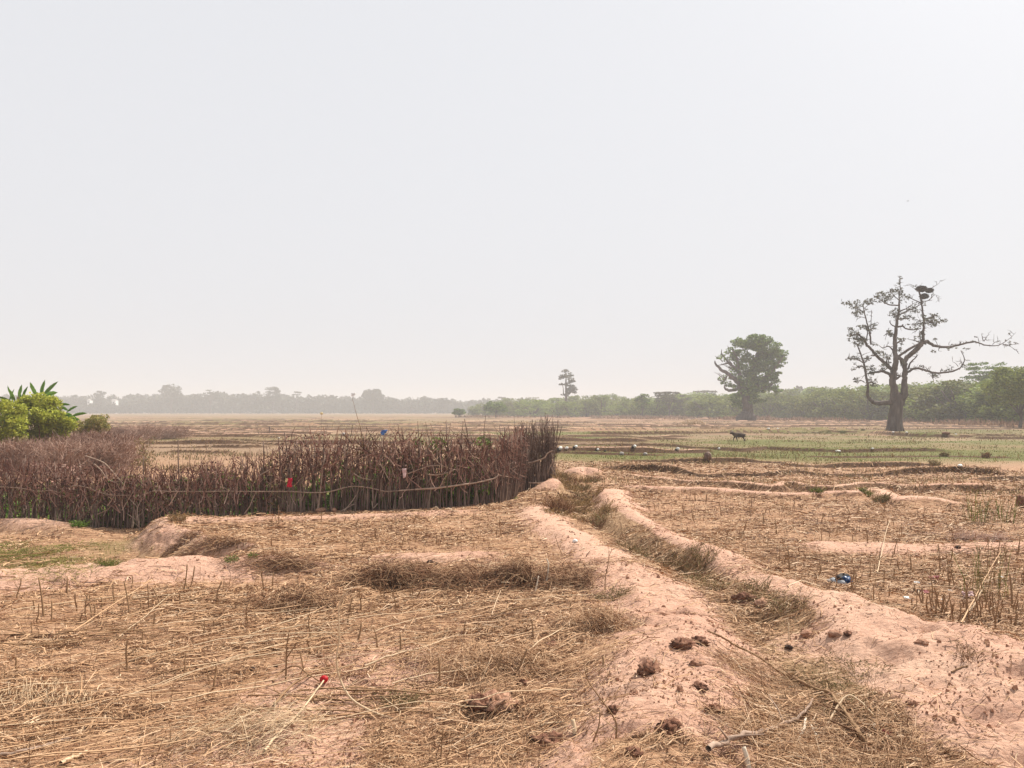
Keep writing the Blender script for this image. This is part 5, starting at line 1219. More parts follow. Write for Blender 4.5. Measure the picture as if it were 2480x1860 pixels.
for k, (a, b_, r_) in enumerate([((2140, 680), (2125, 475), .012), ((1865, 740), (1858, 560), .011), ((1938, 750), (1900, 560), .007), ((2120, 745), (2120, 690), .012), ((1260, 290), (1250, 200), .010), ((1522, 470), (1520, 370), .010), ((190, 395), (193, 325), .010), ((1690, 350), (1690, 300), .010), ((500, 365), (505, 320), .010), ((705, 235), (695, 155), .010), ((775, 390), (775, 325), .010), ((1985, 480), (1995, 250), .006), ((1750, 490), (1745, 430), .009), ((2035, 430), (2030, 320), .008), ((1595, 660), (1590, 560), .009)]):
    standing('dark_stalk', zr([a, ((a[0] + b_[0]) / 2 + 3, (a[1] + b_[1]) / 2), b_]), r_, r_ * .6, 'stalk', 'taller dark stalk standing up out of the stubble beyond the bund', 'stalk').__setitem__('group', 'taller stalks beyond the bund')

# ------------------------------------------------------------------ heaps, clods, weeds
def heap(pos, rx, ry, rz, n, mat, label, ang_=.3, spread=.5, cat='straw heap', name='straw_heap', tubes_=False):
    x, y, z = pos; root_z = z; m = MB()
    d = unit(n); d[:, 2] = np.abs(d[:, 2]); k = rng.uniform(.3, 1, n)[:, None]
    c = d * k * np.array([rx, ry, rz]); lum = (0 if cat == 'branch pile' else 1) * fbm(c[:, 0] * 4 + 7 * x, c[:, 1] * 5 + y, 300, 3); c[:, 2] *= 1 + 1.1 * lum; c[:, :2] *= (1 + .35 * fbm(c[:, 0] * 3 + x, c[:, 1] * 3, 301, 2))[:, None]; spread = spread * 1.5; phi = rng.normal(ang_, spread, n); l = rng.uniform(.06, .26, n) * min(1.4, rx * 2.2)
    u = np.linspace(-.5, .5, 4)[None]; g = terrain(x + c[:, 0], y + c[:, 1]) - z
    tx, ty = np.cos(phi), np.sin(phi); sl = -(tx * c[:, 0] / rx ** 2 + ty * c[:, 1] / ry ** 2) * rz * .55 + rng.normal(0, .45, n)
    P = np.stack([c[:, :1] + tx[:, None] * u * l[:, None], c[:, 1:2] + ty[:, None] * u * l[:, None], (g + c[:, 2])[:, None] + (sl * l)[:, None] * u - .12 * l[:, None] * (2 * u) ** 2], -1) + rng.normal(0, .006, (n, 4, 3))
    if tubes_: tubes3(m, P, np.maximum(.002, y / FPX * .2) * np.ones((n, 4)))
    else: strips(m, P, np.maximum(.0013, y / FPX * .2) * np.ones((n, 4)), np.stack([-ty, tx, rng.normal(0, .7, n)], 1))
    o = m.build(name, M[mat]); o.location = (x, y, z); return tag(o, label, cat)
heap(gd(850, 1255), .62, .35, .17, 2300, 'heap', 'matted brown straw heap with a dark hollow in its side', .5, .6)
heap(gd(1090, 1262), 1.0, .4, .21, 4200, 'heap', 'larger matted brown straw heap pierced by white stems', .4, .8)
heap(gd(640, 1312), .48, .3, .15, 1500, 'heap', 'dark brown straw heap behind crossing long stalks', .5, .7)
heap(gd(610, 1222), .6, .26, .09, 900, 'heap', 'thin brown straw bundle on the end of the pale little bund', .5, .2)
heap(gd(440, 1195), .6, .22, .12, 800, 'straw', 'slanting sheaf of straw spilled down the cut bank of the sunken plot', .75, .12)
heap(gd(500, 1178), .28, .12, .08, 360, 'heap', 'dark dead grass tuft hanging over the hole in the cut bank', .9, .8)
heap(gd(395, 1175), .3, .2, .08, 420, 'heap', 'dark dead grass tuft under the lip of the cut bank', 1.0, .8)
heap(gs(1600 + 1960 * .3978, 1200 + 275 * .3978), .5, .3, .13, 700, 'dry_twig', 'flat brown twig pile on the pale swell among the stubble', .2, .4)
heap(gd(110, 1520), .35, .2, .1, 420, 'pale_stalk', 'fan of pale stalks sprawled on the near straw', 2.1, .12)
heap(gd(560, 1590), .5, .35, .10, 700, 'pale_stalk', 'loose pile of pale broken canes near the picture bottom', .7, .25)
heap(gs(1600 + 900 * .3978, 1200 + 1590 * .3978), .6, .45, .12, 1100, 'straw', 'tangle of straw filling the mouth of the ditch', 2.4, .7)
heap(gs(1600 + 1300 * .3978, 1200 + 1500 * .3978), .6, .5, .05, 420, 'straw', 'thin golden straw scatter along the foot of the bare bank', 2.6, .6)
heap(gs(1600 + 560 * .3978, 1200 + 1080 * .3978), .5, .35, .09, 700, 'straw', 'straw tangle under the longest dark branch', 2.4, .4)
heap(gs(800 + 1640 * .3978, 1200 + 800 * .3978), .42, .3, .16, 1100, 'straw', 'bristling straw tuft beside the footpath', 1.2, .8)
heap(gs(800 + 1000 * .3978, 1200 + 1040 * .3978), .75, .4, .13, 1600, 'straw', 'tangled straw mound just beyond the earth lump', .7, 1.0)
heap((gs(1692, 1030)[0], 88, 0), 1.7, .9, .85, 700, 'pale_stalk', 'pile of bleached cut branches far out in the fields', 0, .8, 'branch pile', 'branch_pile', True)
heap((gs(1265, 1022)[0], 95, 0), 1.3, .8, .5, 400, 'pale_stalk', 'smaller pale branch pile before the thin end of the shrub belt', 0, .8, 'branch pile', 'branch_pile', True)

def lump(name, pos, r, mat, label, cat, seed=0, rough=.25, sink=.25, group=None, parent=None, freq=2.2, boxy=0.0):
    rr = np.array(r if np.ndim(r) else (r, r, r * .75), float); n, k = 22, 15
    th = np.linspace(.03, math.pi - .03, k); ph = np.arange(n) * 2 * math.pi / n
    d = np.stack([np.sin(th)[:, None] * np.cos(ph)[None], np.sin(th)[:, None] * np.sin(ph)[None], np.cos(th)[:, None] * np.ones((1, n))], -1).reshape(-1, 3)
    w = 1 + rough * (fbm(d[:, 0] * freq + 5 * seed, d[:, 1] * freq + d[:, 2] * freq * 1.3, seed, 4) + .5 * fbm(d[:, 2] * 6, d[:, 0] * 6 + d[:, 1] * 5, seed + 3, 3))
    if boxy: w = w * (1 + boxy * (1 / np.abs(d).max(1) - 1))
    v = d * rr * w[:, None]; i_ = np.arange(k - 1)[:, None] * n; j = np.arange(n)[None]; j2 = (j + 1) % n
    m = MB(); m.add(v, np.stack([i_ + j, i_ + n + j, i_ + n + j2, i_ + j2], -1)); m.add(np.vstack([v[:n:n // 4][:4], ]), [(0, 1, 2, 3)])
    o = m.build(name, M[mat], parent, True)
    o.location = (pos[0], pos[1], pos[2] + rr[2] * (1 - 2 * sink)); o.rotation_euler = (0, 0, seed * 1.3)
    return tag(o, label, cat, group) if not parent else o
def psz(px_src, d): return px_src * 1024 / 2480 / FPX * d
for k, (zf, c, wpx, mat, lab) in enumerate([
    (zm, (1010, 1270), 120, 'clod', 'biggest pale earth lump at the edge of the straw plot'), (zm, (905, 1285), 70, 'dark_clod', 'dark crumbly clod against the biggest pale earth lump'), (zm, (1935, 1080), 62, 'dark_clod', 'dark ragged clod on the footpath below the weeds'),
    (zm, (1335, 1520), 74, 'dark_clod', 'broad dark grass-bound clod at the picture bottom'), (zm, (1725, 1310), 34, 'dark_clod', 'small dark clod at the foot of the bent dark weed'), (zm, (1850, 1570), 40, 'dark_clod', 'dark pitted clod by the straw at the very bottom'),
    (zm, (2150, 915), 48, 'dark_clod', 'dark clod at the tip of the longest dark branch'), (zm, (1345, 920), 30, 'dark_clod', 'dark clod caught in the straw beside the footpath'), (zm, (440, 1590), 22, 'dark_clod', 'little dark clod on the bare patch at the bottom edge'),
    (zr, (240, 900), 42, 'dark_clod', 'dark clod next to the tip of the longest dark branch'), (zr, (240, 1170), 34, 'dark_clod', 'squarish dark clod on the bank of the ditch'), (zr, (330, 1310), 46, 'dark_clod', 'rough dark clod midway down the ditch bank'),
    (zr, (60, 1420), 60, 'dark_clod', 'broken dark clod half buried in straw on the ditch bank'), (zr, (225, 1030), 36, 'clod', 'reddish clod above the squarish dark clod'), (zr, (890, 850), 30, 'clod', 'reddish clod in the hollow of the dirt bund'), (zr, (1060, 850), 34, 'clod', 'reddish clod on the near slope of the dirt bund'),
    (zr, (1140, 850), 22, 'dark_clod', 'small dark clod above the grey-green weeds'), (zr, (780, 930), 20, 'dung', 'black dry lump in the bottom of the ditch'), (zr, (1590, 900), 28, 'clod', 'reddish clod on the broad face of the earth bank'), (zr, (1810, 318), 16, 'dung', 'black lump on the pale swell in the stubble'),
    (zr, (1520, 1265), 20, 'clod', 'small reddish clod low on the bare bank'), (zr, (620, 665), 44, 'clod', 'clump of earth where the ditch weeds end'), (zr, (510, 640), 50, 'dark_clod', 'dark undercut clump of earth under the ditch weeds'), (zm, (1175, 1150), 30, 'dark_clod', 'dark clod behind the biggest pale earth lump'),
    (zm, (2050, 1440), 60, 'dark_clod', 'low dark clump of roots in the straw below the ditch bank')]):
    p = gs(*zf([c])[0]); r_ = psz(wpx * .3978 * (2.1 if wpx > 100 else 2.6), p[1]) * .5
    lump('earth_clod', p, (r_, r_ * .8, r_ * (.36 if wpx > 100 else .5)), mat, lab, 'clod', 40 + k, .8 if mat == 'dark_clod' or wpx > 100 else .45, .38, None, None, 3.4 if wpx < 100 else 5)
for k, (dx, dy, w, lab) in enumerate([(930, 1219, 13, 'black dung pellet cluster, larger of the pair behind the straw heaps'), (943, 1222, 11, 'black dung piece touching the larger one behind the straw heaps'), (683, 1443, 8, 'black dung bit on bare straw above the red fruit'), (545, 1447, 10, 'dark dung bit lying apart on bare ground'), (596, 1440, 7, 'tiny dark dung bit between its two neighbours')]):
    p = gd(dx, dy); lump('dung', p, K * w / FPX * p[1] * .5 * 1.1, 'dung', lab, 'dung', 70 + k, .4)
p = gs(1600 + 2210 * .3978, 1200 + 75 * .3978); lump('mud_block', (p[0] + .05, p[1], p[2]), (.13, .12, .13), 'dark_clod', 'reddish-brown block of dried mud at the edge of the stubble', 'mud block', 81, .2, .2, None, None, 2.2, .9)
p = gs(1300 + 1478 * .28029, 1000 + 412 * .28029); lump('tree_stump', p, (.12, .12, .15), 'stake', 'squat greyish stump on the grassy bund', 'stump', 82, .2, .1)
for k, (a, b_, w, lab) in enumerate([(735, 362, 36, 'grey stone in the green field near the corner panel'), (938, 365, 34, 'grey stone on the dark grassy bund'), (480, 1395, 20, 'pale stone')]):
    if k < 2: p = gs(1300 + a * .28029, 1000 + b_ * .28029); lump('field_stone', p, psz(w * .28029, p[1]) * .55, 'stone', lab, 'stone', 84 + k, .2, .2)
for k, (a, b_, lab) in enumerate([(1990, 300, 0), ]): pass
p = gs(500 + 990 * .28029, 880 + 1283 * .28029); lump('pale_stone', (p[0], p[1], p[2]), (.11, .08, .045), 'clod', 'pale flat stone on the crest of the bank below the fence', 'stone', 88, .2, .2)
lump('pale_stone', (p[0] + .22, p[1] + .02, p[2]), (.045, .045, .04), 'clod', 'small pale stone beside the flat stone on the bank below the fence', 'stone', 89, .2, .2)
p = gs(800 + 1490 * .3978, 1200 + 285 * .3978); lump('white_pebble', p, .035, 'white_sack', 'white pebble on the footpath where it narrows', 'pebble', 90, .15)

# white bundles lying out in the fields, some with a dark end
for k, (a, b_, w, dark, lab) in enumerate([
    (200, 325, 54, 1, 'white bundle with dark end lying closest to the corner panel'), (255, 318, 42, 0, 'plain pale bundle second from the corner panel'), (335, 310, 42, 1, 'cream and black bundle third from the corner panel'), (525, 328, 32, 1, 'round white bundle with black side, fourth from the corner panel'),
    (590, 335, 22, 2, 'small all-black bundle lying between two white ones'), (843, 308, 46, 1, 'white bundle lying just under the long dark bund'), (1215, 325, 42, 1, 'white bundle with a dark tail in mid field'), (1572, 318, 30, 0, 'small white bundle lying in front of the grazing goat')]):
    p = gs(1300 + a * .28029, 1000 + b_ * .28029); r_ = psz(w * .28029, p[1]) * .5
    root = empty('field_bundle', p); tag(root, lab, 'bundle')
    if dark == 2: lump('dark_part', (0, 0, 0), (r_, r_ * .7, r_ * .75), 'dark_cloth', '', '', 100 + k, .25, .2, None, root)
    else:
        lump('white_part', (r_ * .18, 0, .02), (r_ * .8, r_ * .6, r_ * .62), 'white_sack', '', '', 100 + k, .18, .15, None, root)
        if dark: lump('dark_part', (-r_ * .62, -.02, 0), (r_ * .5, r_ * .55, r_ * .5), 'dark_cloth', '', '', 110 + k, .3, .2, None, root)
for k, (sx_, sy_, w, lab) in enumerate([(675, 1062, 7, 'white scrap of plastic in the brown fields beyond the fence'), (832, 1052, 9, 'white plastic bag caught beyond the fence near the thin flag twig'), (1860, 1040, 8, 'pale scrap on the low bund behind the goat'), (1500 + 1290 * .28029, 760 + 995 * .28029, 6, 'white scrap far out between leafy tree and bare tree'),
                                       (1500 + 1368 * .28029, 760 + 995 * .28029, 6, 'yellowish scrap next to the far white scrap'), (1960 + 733 * .2773, 640 + 1474 * .2773, 7, 'white scrap at the foot of the bare tree'), (1960 + 850 * .2773, 640 + 1474 * .2773, 7, 'pale scrap a step away from the foot of the bare tree'), (1960 + 1280 * .2773, 640 + 1487 * .2773, 6, 'white scrap by the dark lump beyond the bare tree'),
                                       (1860 + 605 * .28029, 1000 + 338 * .28029, 11, 'white rag in the green grass nearest the brown bunds'), (1860 + 1660 * .28029, 1000 + 462 * .28029, 15, 'pale scrap on top of the near brown bund'), (1860 + 905 * .28029, 1000 + 320 * .28029, 7, 'pale scrap in the middle of the green grass')]):
    p = gs(sx_, sy_); r_ = psz(w, p[1]) * .5; lump('white_scrap', p, (r_, r_ * .7, r_ * .45), 'white_sack', lab, 'scrap', 120 + k, .35, .2)
p = gs(1960 + 1195 * .2773, 640 + 1490 * .2773); lump('dark_lump', p, (psz(10, p[1]) * .5, .25, psz(7, p[1]) * .5), 'dark_clod', 'dark lump lying in the grass beyond the bare tree', 'lump', 131, .3, .1)

# litter beyond the bund
def rag(name, pos, w, h, mat, label, cat, seed, tilt=1.2, parts=None):
    """A crumpled piece of cloth or plastic with a little thickness."""
    n = 9; u, v = np.meshgrid(np.linspace(-1, 1, n), np.linspace(-1, 1, n)); x = u * w / 2 * (.55 + .8 * vnoise(v * 1.7 + seed, v * 0 + 1, seed)) + .3 * w * (vnoise(v * 1.3 + seed, v * 0 + 5, seed) - .5); y = v * h / 2
    z = .28 * w * fbm(u * 1.6 + seed, v * 1.6, seed, 3) + .12 * w * fbm(u * 4, v * 4 + seed, seed, 2); x = x + .12 * w * fbm(u * 2, v * 2 + 9, seed, 2)
    yy = y * math.cos(tilt) - z * math.sin(tilt); zz = y * math.sin(tilt) + z * math.cos(tilt)
    a = np.stack([x, yy, zz], -1).reshape(-1, 3); m = MB(); i_ = np.arange(n - 1)[:, None] * n + np.arange(n - 1)[None]; f = np.stack([i_, i_ + 1, i_ + n + 1, i_ + n], -1).reshape(-1, 4); m.add(a, f)
    o = m.build(name, M[mat], None, True); s_ = o.modifiers.new('thick', 'SOLIDIFY'); s_.thickness = .004
    o.location = pos; return tag(o, label, cat) if label else o
p = gs(1980 + 265 * .226, 1380 + 150 * .226)
root = empty('plastic_bag', p); tag(root, 'crumpled blue and black plastic bag beside the dirt bund', 'bag')
lump('blue_body', (.03, 0, 0), (.085, .06, .05), 'blue_plastic', '', '', 141, .4, .25, None, root, 3); lump('grey_flap', (-.05, -.01, 0), (.085, .055, .036), 'grey_plastic', '', '', 142, .5, .25, None, root, 3); lump('black_flap', (.02, .03, .02), (.10, .05, .045), 'dark_cloth', '', '', 143, .5, .25, None, root, 3)
for k, (a, b_, w, mat, lab) in enumerate([(1065, 160, 42, 'paper', 'white paper chip beside the leaning stalk in the stubble'), (1155, 265, 70, 'maroon', 'dark red wrapper lying in the stubble'), (1070, 255, 70, 'dark_cloth', 'black scrap touching the dark red wrapper'), (1625, 295, 110, 'pink_cloth', 'pinkish flat scrap near the yellow weed'), (960, 325, 55, 'paper', 'white torn scrap by the foot of the dirt bund'),
                                         (1970, 100, 40, 'paper', 'white scrap caught at the top of the long bleached stick'), (1250, 120, 90, 'maroon', 'dark maroon scrap farther into the stubble'), (1430, 250, 40, 'paper', 'small white scrap between wrapper and pinkish scrap'), (1335, 345, 22, 'paper', 'tiny white scrap before the dark bent branch')]):
    p = gs(1980 + a * .226, 1380 + b_ * .226); w_ = psz(w * .226, p[1]); o = rag('litter_scrap', (p[0], p[1], p[2] + .02 + w_ * .1), w_, w_ * .7, mat, lab, 'litter', 150 + k, .35)
p = gs(800 + 1690 * .3978 * 0 + 2 * 0 + 1345, 1785); rag('red_scrap', (p[0] + .02, p[1], p[2] + .02), .06, .04, 'maroon', 'dark red scrap among the clods at the bottom', 'litter', 165, .3)
# the red fruit
p = gs(1972 * .3978, 1200 + 1146 * .3978); lump('red_fruit', (p[0], p[1], p[2] + .005), (.027, .027, .024), 'red', 'small glossy red round fruit lying in the straw', 'fruit', 171, .06, .05)

# cloths and flags on the fence
def at(sx_, sy_, d): return ((sx_ * 1024 / 2480 - 512) / FPX * d, d, EYE + (HZ - sy_ * 1024 / 2480) / FPX * d)
o = rag('red_cloth', at(500 + 715 * .28029, 880 + 1030 * .28029, 13.2), .075, .15, 'red_cloth', 'red cloth snagged on the fence sticks', 'cloth', 181, 1.35)
rag('yellow_cloth', at(500 + 692 * .28029, 880 + 1010 * .28029, 13.15), .05, .06, 'yellow_cloth', 'scrap of yellowish cloth on the fence beside the red cloth', 'cloth', 182, 1.3)
rag('pale_cloth', at(500 + 1712 * .28029, 880 + 950 * .28029, 13.5), .06, .16, 'pink_cloth', 'pale pinkish rag hanging on the fence past the dark gap', 'cloth', 183, 1.4)
rag('blue_rag', at(740 + 1610 * .11754, 940 + 915 * .11754, 13.75), .09, .09, 'blue_cloth', 'blue rag tied on top of a fence stake', 'cloth', 184, 1.3)
q = [at(740 + a * .11754, 940 + b_ * .11754, 14.6) for a, b_ in [(1160, 1180), (1150, 1000), (1130, 800), (1065, 600), (1055, 560), (1020, 430), (985, 280), (965, 250), (985, 150)]]
m = MB(); base = np.array(q[0]); P = np.vstack([[q[0][0], 14.6, hz(q[0][0], 14.6) - .03], q]) - base; tube(m, smooth_path(P, 3), np.linspace(.006, .0025, (len(P) - 1) * 3 + 1), 5)
o = m.build('flag_twig', M['stalk'], None, True); o.location = base; tag(o, 'tall thin crooked twig rising above the fence with a white tip', 'twig')
rag('white_flag', at(740 + 990 * .11754, 940 + 135 * .11754, 14.58), .075, .06, 'paper', 'white scrap on the tip of the tall thin twig', 'cloth', 186, 1.3)
x, y, z = at(777.6, 1001.7, 45); root = empty('marker_stake', (x, 45, hz(x, 45))); tag(root, 'thin stake in the fields holding a yellowish-white plastic bag', 'stake')
zt = z - root.location.z; m = MB(); tube(m, [(0, 0, -.05), (.02, 0, zt * .5), (.03, 0, zt)], [.007, .006, .005], 5); m.build('pole', M['stake'], root, True); lump('plastic_bag_flag', (.03, 0, zt - .05), (.1, .07, .07), 'yellow_cloth', '', '', 188, .3, .1, None, root)
p = gs(652.8, 1048); m = MB(); tube(m, [(0, 0, -.05), (.01, 0, .25), (0, 0, .48)], [.06, .055, .05], 7); o = m.build('boundary_stake', M['stake'], None, True); o.location = p; tag(o, 'short dark stake standing in the fields beyond the fence', 'stake')

# weeds
def tuft(name, x, y, H, W, n, mat, label, cat, group=None):
    m = MB(); a = rng.uniform(0, 6.28, n); u0 = np.sqrt(rng.uniform(0, 1, n)) * W * .35; h_ = H * rng.uniform(.45, 1, n); l = rng.uniform(.1, .7, n) * W * .5
    b0 = np.stack([np.cos(a) * u0, np.sin(a) * u0], 1); u = np.array([0, .35, .7, 1])[None]
    g = terrain(x + b0[:, 0], y + b0[:, 1]) - hz(x, y); a2 = np.where(rng.random(n) < .5, rng.uniform(0, 6.28, n), a + rng.normal(0, .5, n))
    P = np.stack([b0[:, :1] + np.cos(a2)[:, None] * l[:, None] * u ** 1.6, b0[:, 1:] + np.sin(a2)[:, None] * l[:, None] * u ** 1.6, g[:, None] - .01 + h_[:, None] * (u - .2 * u * u)], -1) + rng.normal(0, .008, (n, 4, 3))
    hw = max(.0015, y / FPX * .2); tubes3(m, P[: n // 2], np.array([1, .9, .7, .4])[None] * hw * .9 * np.ones((n // 2, 1)))
    strips(m, P[n // 2:], np.array([1, 1, .8, .2])[None] * hw * 1.5 * np.ones((n - n // 2, 1)), rng.normal(0, 1, (n - n // 2, 3)))
    leaves(m, P[:, 1:].reshape(-1, 3)[rng.integers(0, n * 3, n)], max(.008, y / FPX * .9), .2, .5)
    o = m.build(name, M[mat]); o.location = (x, y, hz(x, y)); return tag(o, label, cat, group)
for k in range(11):
    t = k / 10; y = 10.0 - 3.3 * t; x = np.interp(y, [6.6, 8.3, 9.6, 10.4], [2.05, 1.83, 1.66, 1.55]) + rng.uniform(-.12, .34)
    tuft('ditch_weed', x, y, rng.uniform(.08, .18), .4, 110, 'weed', 'grey-green scrubby weed crowding the far stretch of the ditch', 'weed', 'weeds in the far stretch of the ditch')
for k in range(9):
    y = rng.uniform(4.6, 5.5); x = rng.uniform(1.85, 2.4)
    tuft('ditch_weed', x, y, rng.uniform(.04, .09), .36, 80, 'weed', 'low grey-green weed growing in the ditch under the bare bank', 'weed', 'weeds in the near stretch of the ditch')
for k in range(34):
    y = rng.uniform(11.6, 19.5); x = np.interp(y, [11.6, 13, 16, 19.5], [1.25, 1.1, 1.3, 1.6]) + rng.uniform(-.45, .4)
    tuft('path_weed', x, y, rng.uniform(.10, .28), .5, 80, ['dry_grass', 'dry_grass', 'weed', 'heap'][k % 4], 'wispy dry weed filling the track between the corner panel and the bund', 'weed', 'weeds between fence corner and bund')
for k in range(16):
    p = gd(rng.uniform(-30, 190), rng.uniform(1178, 1238)); tuft('green_tuft', p[0], p[1], rng.uniform(.04, .09), .8, 120, 'fresh_grass', 'soft green grass tuft growing in the sunken plot', 'grass tuft', 'green tufts in the sunken plot')
for (dx, dy, H, W, n, mat, lab) in [(170, 1137, .14, .3, 160, 'garden_leaf', 'bright green herb on the bank before the fence'), (235, 1222, .1, .25, 120, 'green_grass', 'green herb at the rim of the sunken plot'), (500, 1212, .09, .2, 90, 'garden_leaf', 'small green seedling under the hole in the cut bank'), (545, 1205, .08, .15, 60, 'garden_leaf', 'tiny green seedling next to the hole in the cut bank'),
                                (1905, 1082, .14, .36, 260, 'weed', 'dark green weed clump on the pale bund across the stubble'), (1870, 1066, .12, .3, 120, 'green_grass', 'small green weed just above the dark green clump'), (1765, 1063, .12, .3, 120, 'green_grass', 'small green tuft on the bund before the dark green clump'),
                                (2130, 990, .3, .36, 90, 'heap', 'brown tussock standing in the green field'), (2020, 1005, .2, .4, 110, 'weed', 'dark green tussock on the brown bund'), (2040, 985, .16, .34, 140, 'weed', 'dull green tussock among the green grass'), (440, 1115, .18, .35, 160, 'dry_grass', 'pale dry tuft at the foot of the fence'), (385, 1125, .16, .3, 140, 'dry_grass', 'arched dry tuft at the foot of the fence by the sapling'),
                                (1210, 1110, .35, .5, 260, 'heap', 'reddish dry bush on the bank where the two tracks meet'), (1330, 1290, .1, .4, 160, 'weed', 'green-tinged weed patch at the edge of the footpath'), (2090, 1420, .12, .25, 60, 'stalk', 'dark twiggy tuft on the bare bank near the picture edge'), (870, 1525, .1, .3, 140, 'weed', 'dark green weed patch in the straw by the long hooked stem')]:
    p = gd(dx, dy); tuft('weed_tuft', p[0], p[1], H, W, n, mat, lab, 'weed')
for (dx, dy, H, lab) in [(2130, 1290, .75, 'tall yellow-green feathery weed in the stubble'), (2105, 1130, .8, 'tall wispy yellowish weed in the field beyond the stubble'), (2170, 1130, .6, 'slighter wispy weed near the tall wispy one')]:
    p = gd(dx, dy); tuft('tall_weed', p[0], p[1], H, .6, 34, 'green_grass', lab, 'weed')

# ------------------------------------------------------------------ goat, bird, far houses
p = gs(1640 + 1040 * .14467, 1020 + 340 * .14467)
bmv = [(.26, 0, .47, .13, .15), (.02, 0, .46, .14, .165), (-.22, 0, .47, .13, .155), (-.37, 0, .56, .075, .085), (-.48, 0, .63, .065, .07), (-.60, 0, .57, .04, .045), (.37, 0, .52, .03, .03), (.42, 0, .46, .014, .016)]
bmv = [q[:3] + (q[3] * 1.15, q[4] * 1.2) for q in bmv]
E = [(0, 1), (1, 2), (2, 3), (3, 4), (4, 5), (0, 6), (6, 7)]
for (sx_, st_) in ((1, -.06), (-1, .07)):
    n0 = len(bmv); bmv += [(-.25, .08 * sx_, .36, .055, .06), (-.26 + st_, .085 * sx_, .2, .028, .028), (-.25 + st_ * 1.3, .085 * sx_, .02, .022, .022)]; E += [(2, n0), (n0, n0 + 1), (n0 + 1, n0 + 2)]
    n0 = len(bmv); bmv += [(.26, .08 * sx_, .36, .065, .075), (.24 - st_ * .5, .085 * sx_, .25, .036, .04), (.34 - st_ * .8, .085 * sx_, .16, .024, .024), (.32 - st_ * 1.1, .085 * sx_, .02, .022, .022)]; E += [(0, n0), (n0, n0 + 1), (n0 + 1, n0 + 2), (n0 + 2, n0 + 3)]
me = bpy.data.meshes.new('goat'); me.from_pydata([q[:3] for q in bmv], E, []); goat = bpy.data.objects.new('goat', me); COL.objects.link(goat)
sk = goat.modifiers.new('skin', 'SKIN'); sb = goat.modifiers.new('smooth', 'SUBSURF'); sb.levels = sb.render_levels = 2
if not me.skin_vertices:
    bpy.context.view_layer.objects.active = goat; bpy.ops.mesh.customdata_skin_add()
for k, q in enumerate(bmv): me.skin_vertices[0].data[k].radius = q[3:5]; me.skin_vertices[0].data[k].use_root = (k == 0)
me.materials.append(M['hide']); goat.location = (p[0], p[1], p[2] - .01); goat.scale = (.92, 1, .78); goat.rotation_euler = (0, 0, .12)
tag(goat, 'dark mottled goat walking through the grass with its head held level', 'goat')
for sx_ in (1, -1):
    m = MB(); tube(m, [(-.46, .05 * sx_, .66), (-.45, .10 * sx_, .655), (-.44, .15 * sx_, .62)], [.018, .028, .006], 5); m.build('ear', M['hide'], goat, True)
    m = MB(); tube(m, [(-.46, .025 * sx_, .68), (-.43, .035 * sx_, .75), (-.38, .05 * sx_, .79)], [.014, .011, .004], 5); m.build('horn', M['stone'], goat, True)
x, y, z = at(2198.6, 487, 70)
bird = empty('bird', (x, y, z), 0, .42); tag(bird, 'small dark bird flying alone in the hazy sky', 'bird')
m = MB(); tube(m, [(-.16, 0, -.02), (-.10, 0, 0), (0, 0, 0), (.1, 0, .01), (.15, 0, .02), (.19, 0, .01)], [.012, .03, .045, .035, .025, .006], 7); m.build('body', M['bird'], bird, True)
for sx_ in (1, -1):
    m = MB(); v = [(-.06, 0, .02), (.06, 0, .02), (.05, .2 * sx_, .10), (-.06, .2 * sx_, .09), (.0, .4 * sx_, .05), (-.04, .4 * sx_, .05)]; m.add(v, [(0, 1, 2, 3), (3, 2, 4, 5)]); o = m.build('wing', M['bird'], bird); s_ = o.modifiers.new('thick', 'SOLIDIFY'); s_.thickness = .012
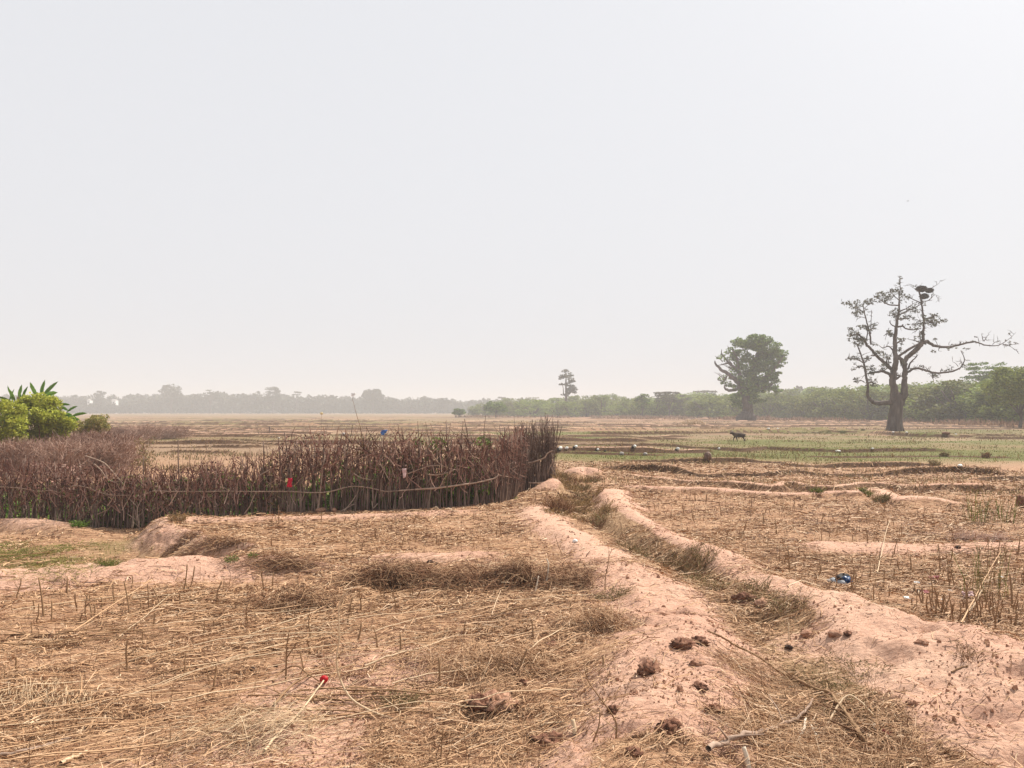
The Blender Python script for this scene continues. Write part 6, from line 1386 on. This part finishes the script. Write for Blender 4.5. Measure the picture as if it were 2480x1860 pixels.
for (sx_, sy_, w, lab) in [(214, 974, 1.9, 'small bright white house in the hazy woods beyond the banana plant'), (275, 974, 2.6, 'wider dim white house farther along the hazy woods')]:
    d = 532; x, y, z = at(sx_, sy_, d); H = z + 1.2; root = empty('white_house', (x, d, hz(x, d))); tag(root, lab, 'house')
    def box(m, x0, x1, y0, y1, z0, z1): m.add([(x0, y0, z0), (x1, y0, z0), (x1, y1, z0), (x0, y1, z0), (x0, y0, z1), (x1, y0, z1), (x1, y1, z1), (x0, y1, z1)], [(0, 1, 5, 4), (1, 2, 6, 5), (2, 3, 7, 6), (3, 0, 4, 7), (4, 5, 6, 7)])
    m = MB(); box(m, -w / 2, w / 2, 0, 4, 0, H); m.build('wall', M['wall'], root)
    m = MB(); e = .3; m.add([(-w / 2 - e, -e, H), (w / 2 + e, -e, H), (w / 2 + e, 2, H + .8), (-w / 2 - e, 2, H + .8), (-w / 2 - e, 4 + e, H), (w / 2 + e, 4 + e, H)], [(0, 1, 2, 3), (3, 2, 5, 4)]); m.build('roof', M['tin'], root)
    m = MB(); box(m, -w * .2, w * .1, -.05, .0, H - 2, H - 1.1); m.build('window', M['dark_cloth'], root)

# ------------------------------------------------------------------ haze: dry-season dust over the whole plain
mh = bpy.data.materials.new('haze_air'); mh.use_nodes = True; nt = mh.node_tree; nt.nodes.clear()
ho = nt.nodes.new('ShaderNodeOutputMaterial'); pv = nt.nodes.new('ShaderNodeVolumePrincipled')
pv.inputs['Color'].default_value = (0.745, 0.74, 0.75, 1); pv.inputs['Density'].default_value = 0.00145; pv.inputs['Anisotropy'].default_value = 0.05
nt.links.new(pv.outputs[0], ho.inputs['Volume'])
m = MB(); m.add([(-1800, -1800, -2.2), (1800, -1800, -2.2), (1800, 1800, -2.2), (-1800, 1800, -2.2), (-1800, -1800, 30), (1800, -1800, 30), (1800, 1800, 30), (-1800, 1800, 30)], [(0, 3, 2, 1), (4, 5, 6, 7), (0, 1, 5, 4), (1, 2, 6, 5), (2, 3, 7, 6), (3, 0, 4, 7)])
tag(m.build('haze', mh), 'pale dust haze hanging over the plain', 'haze', kind='stuff')
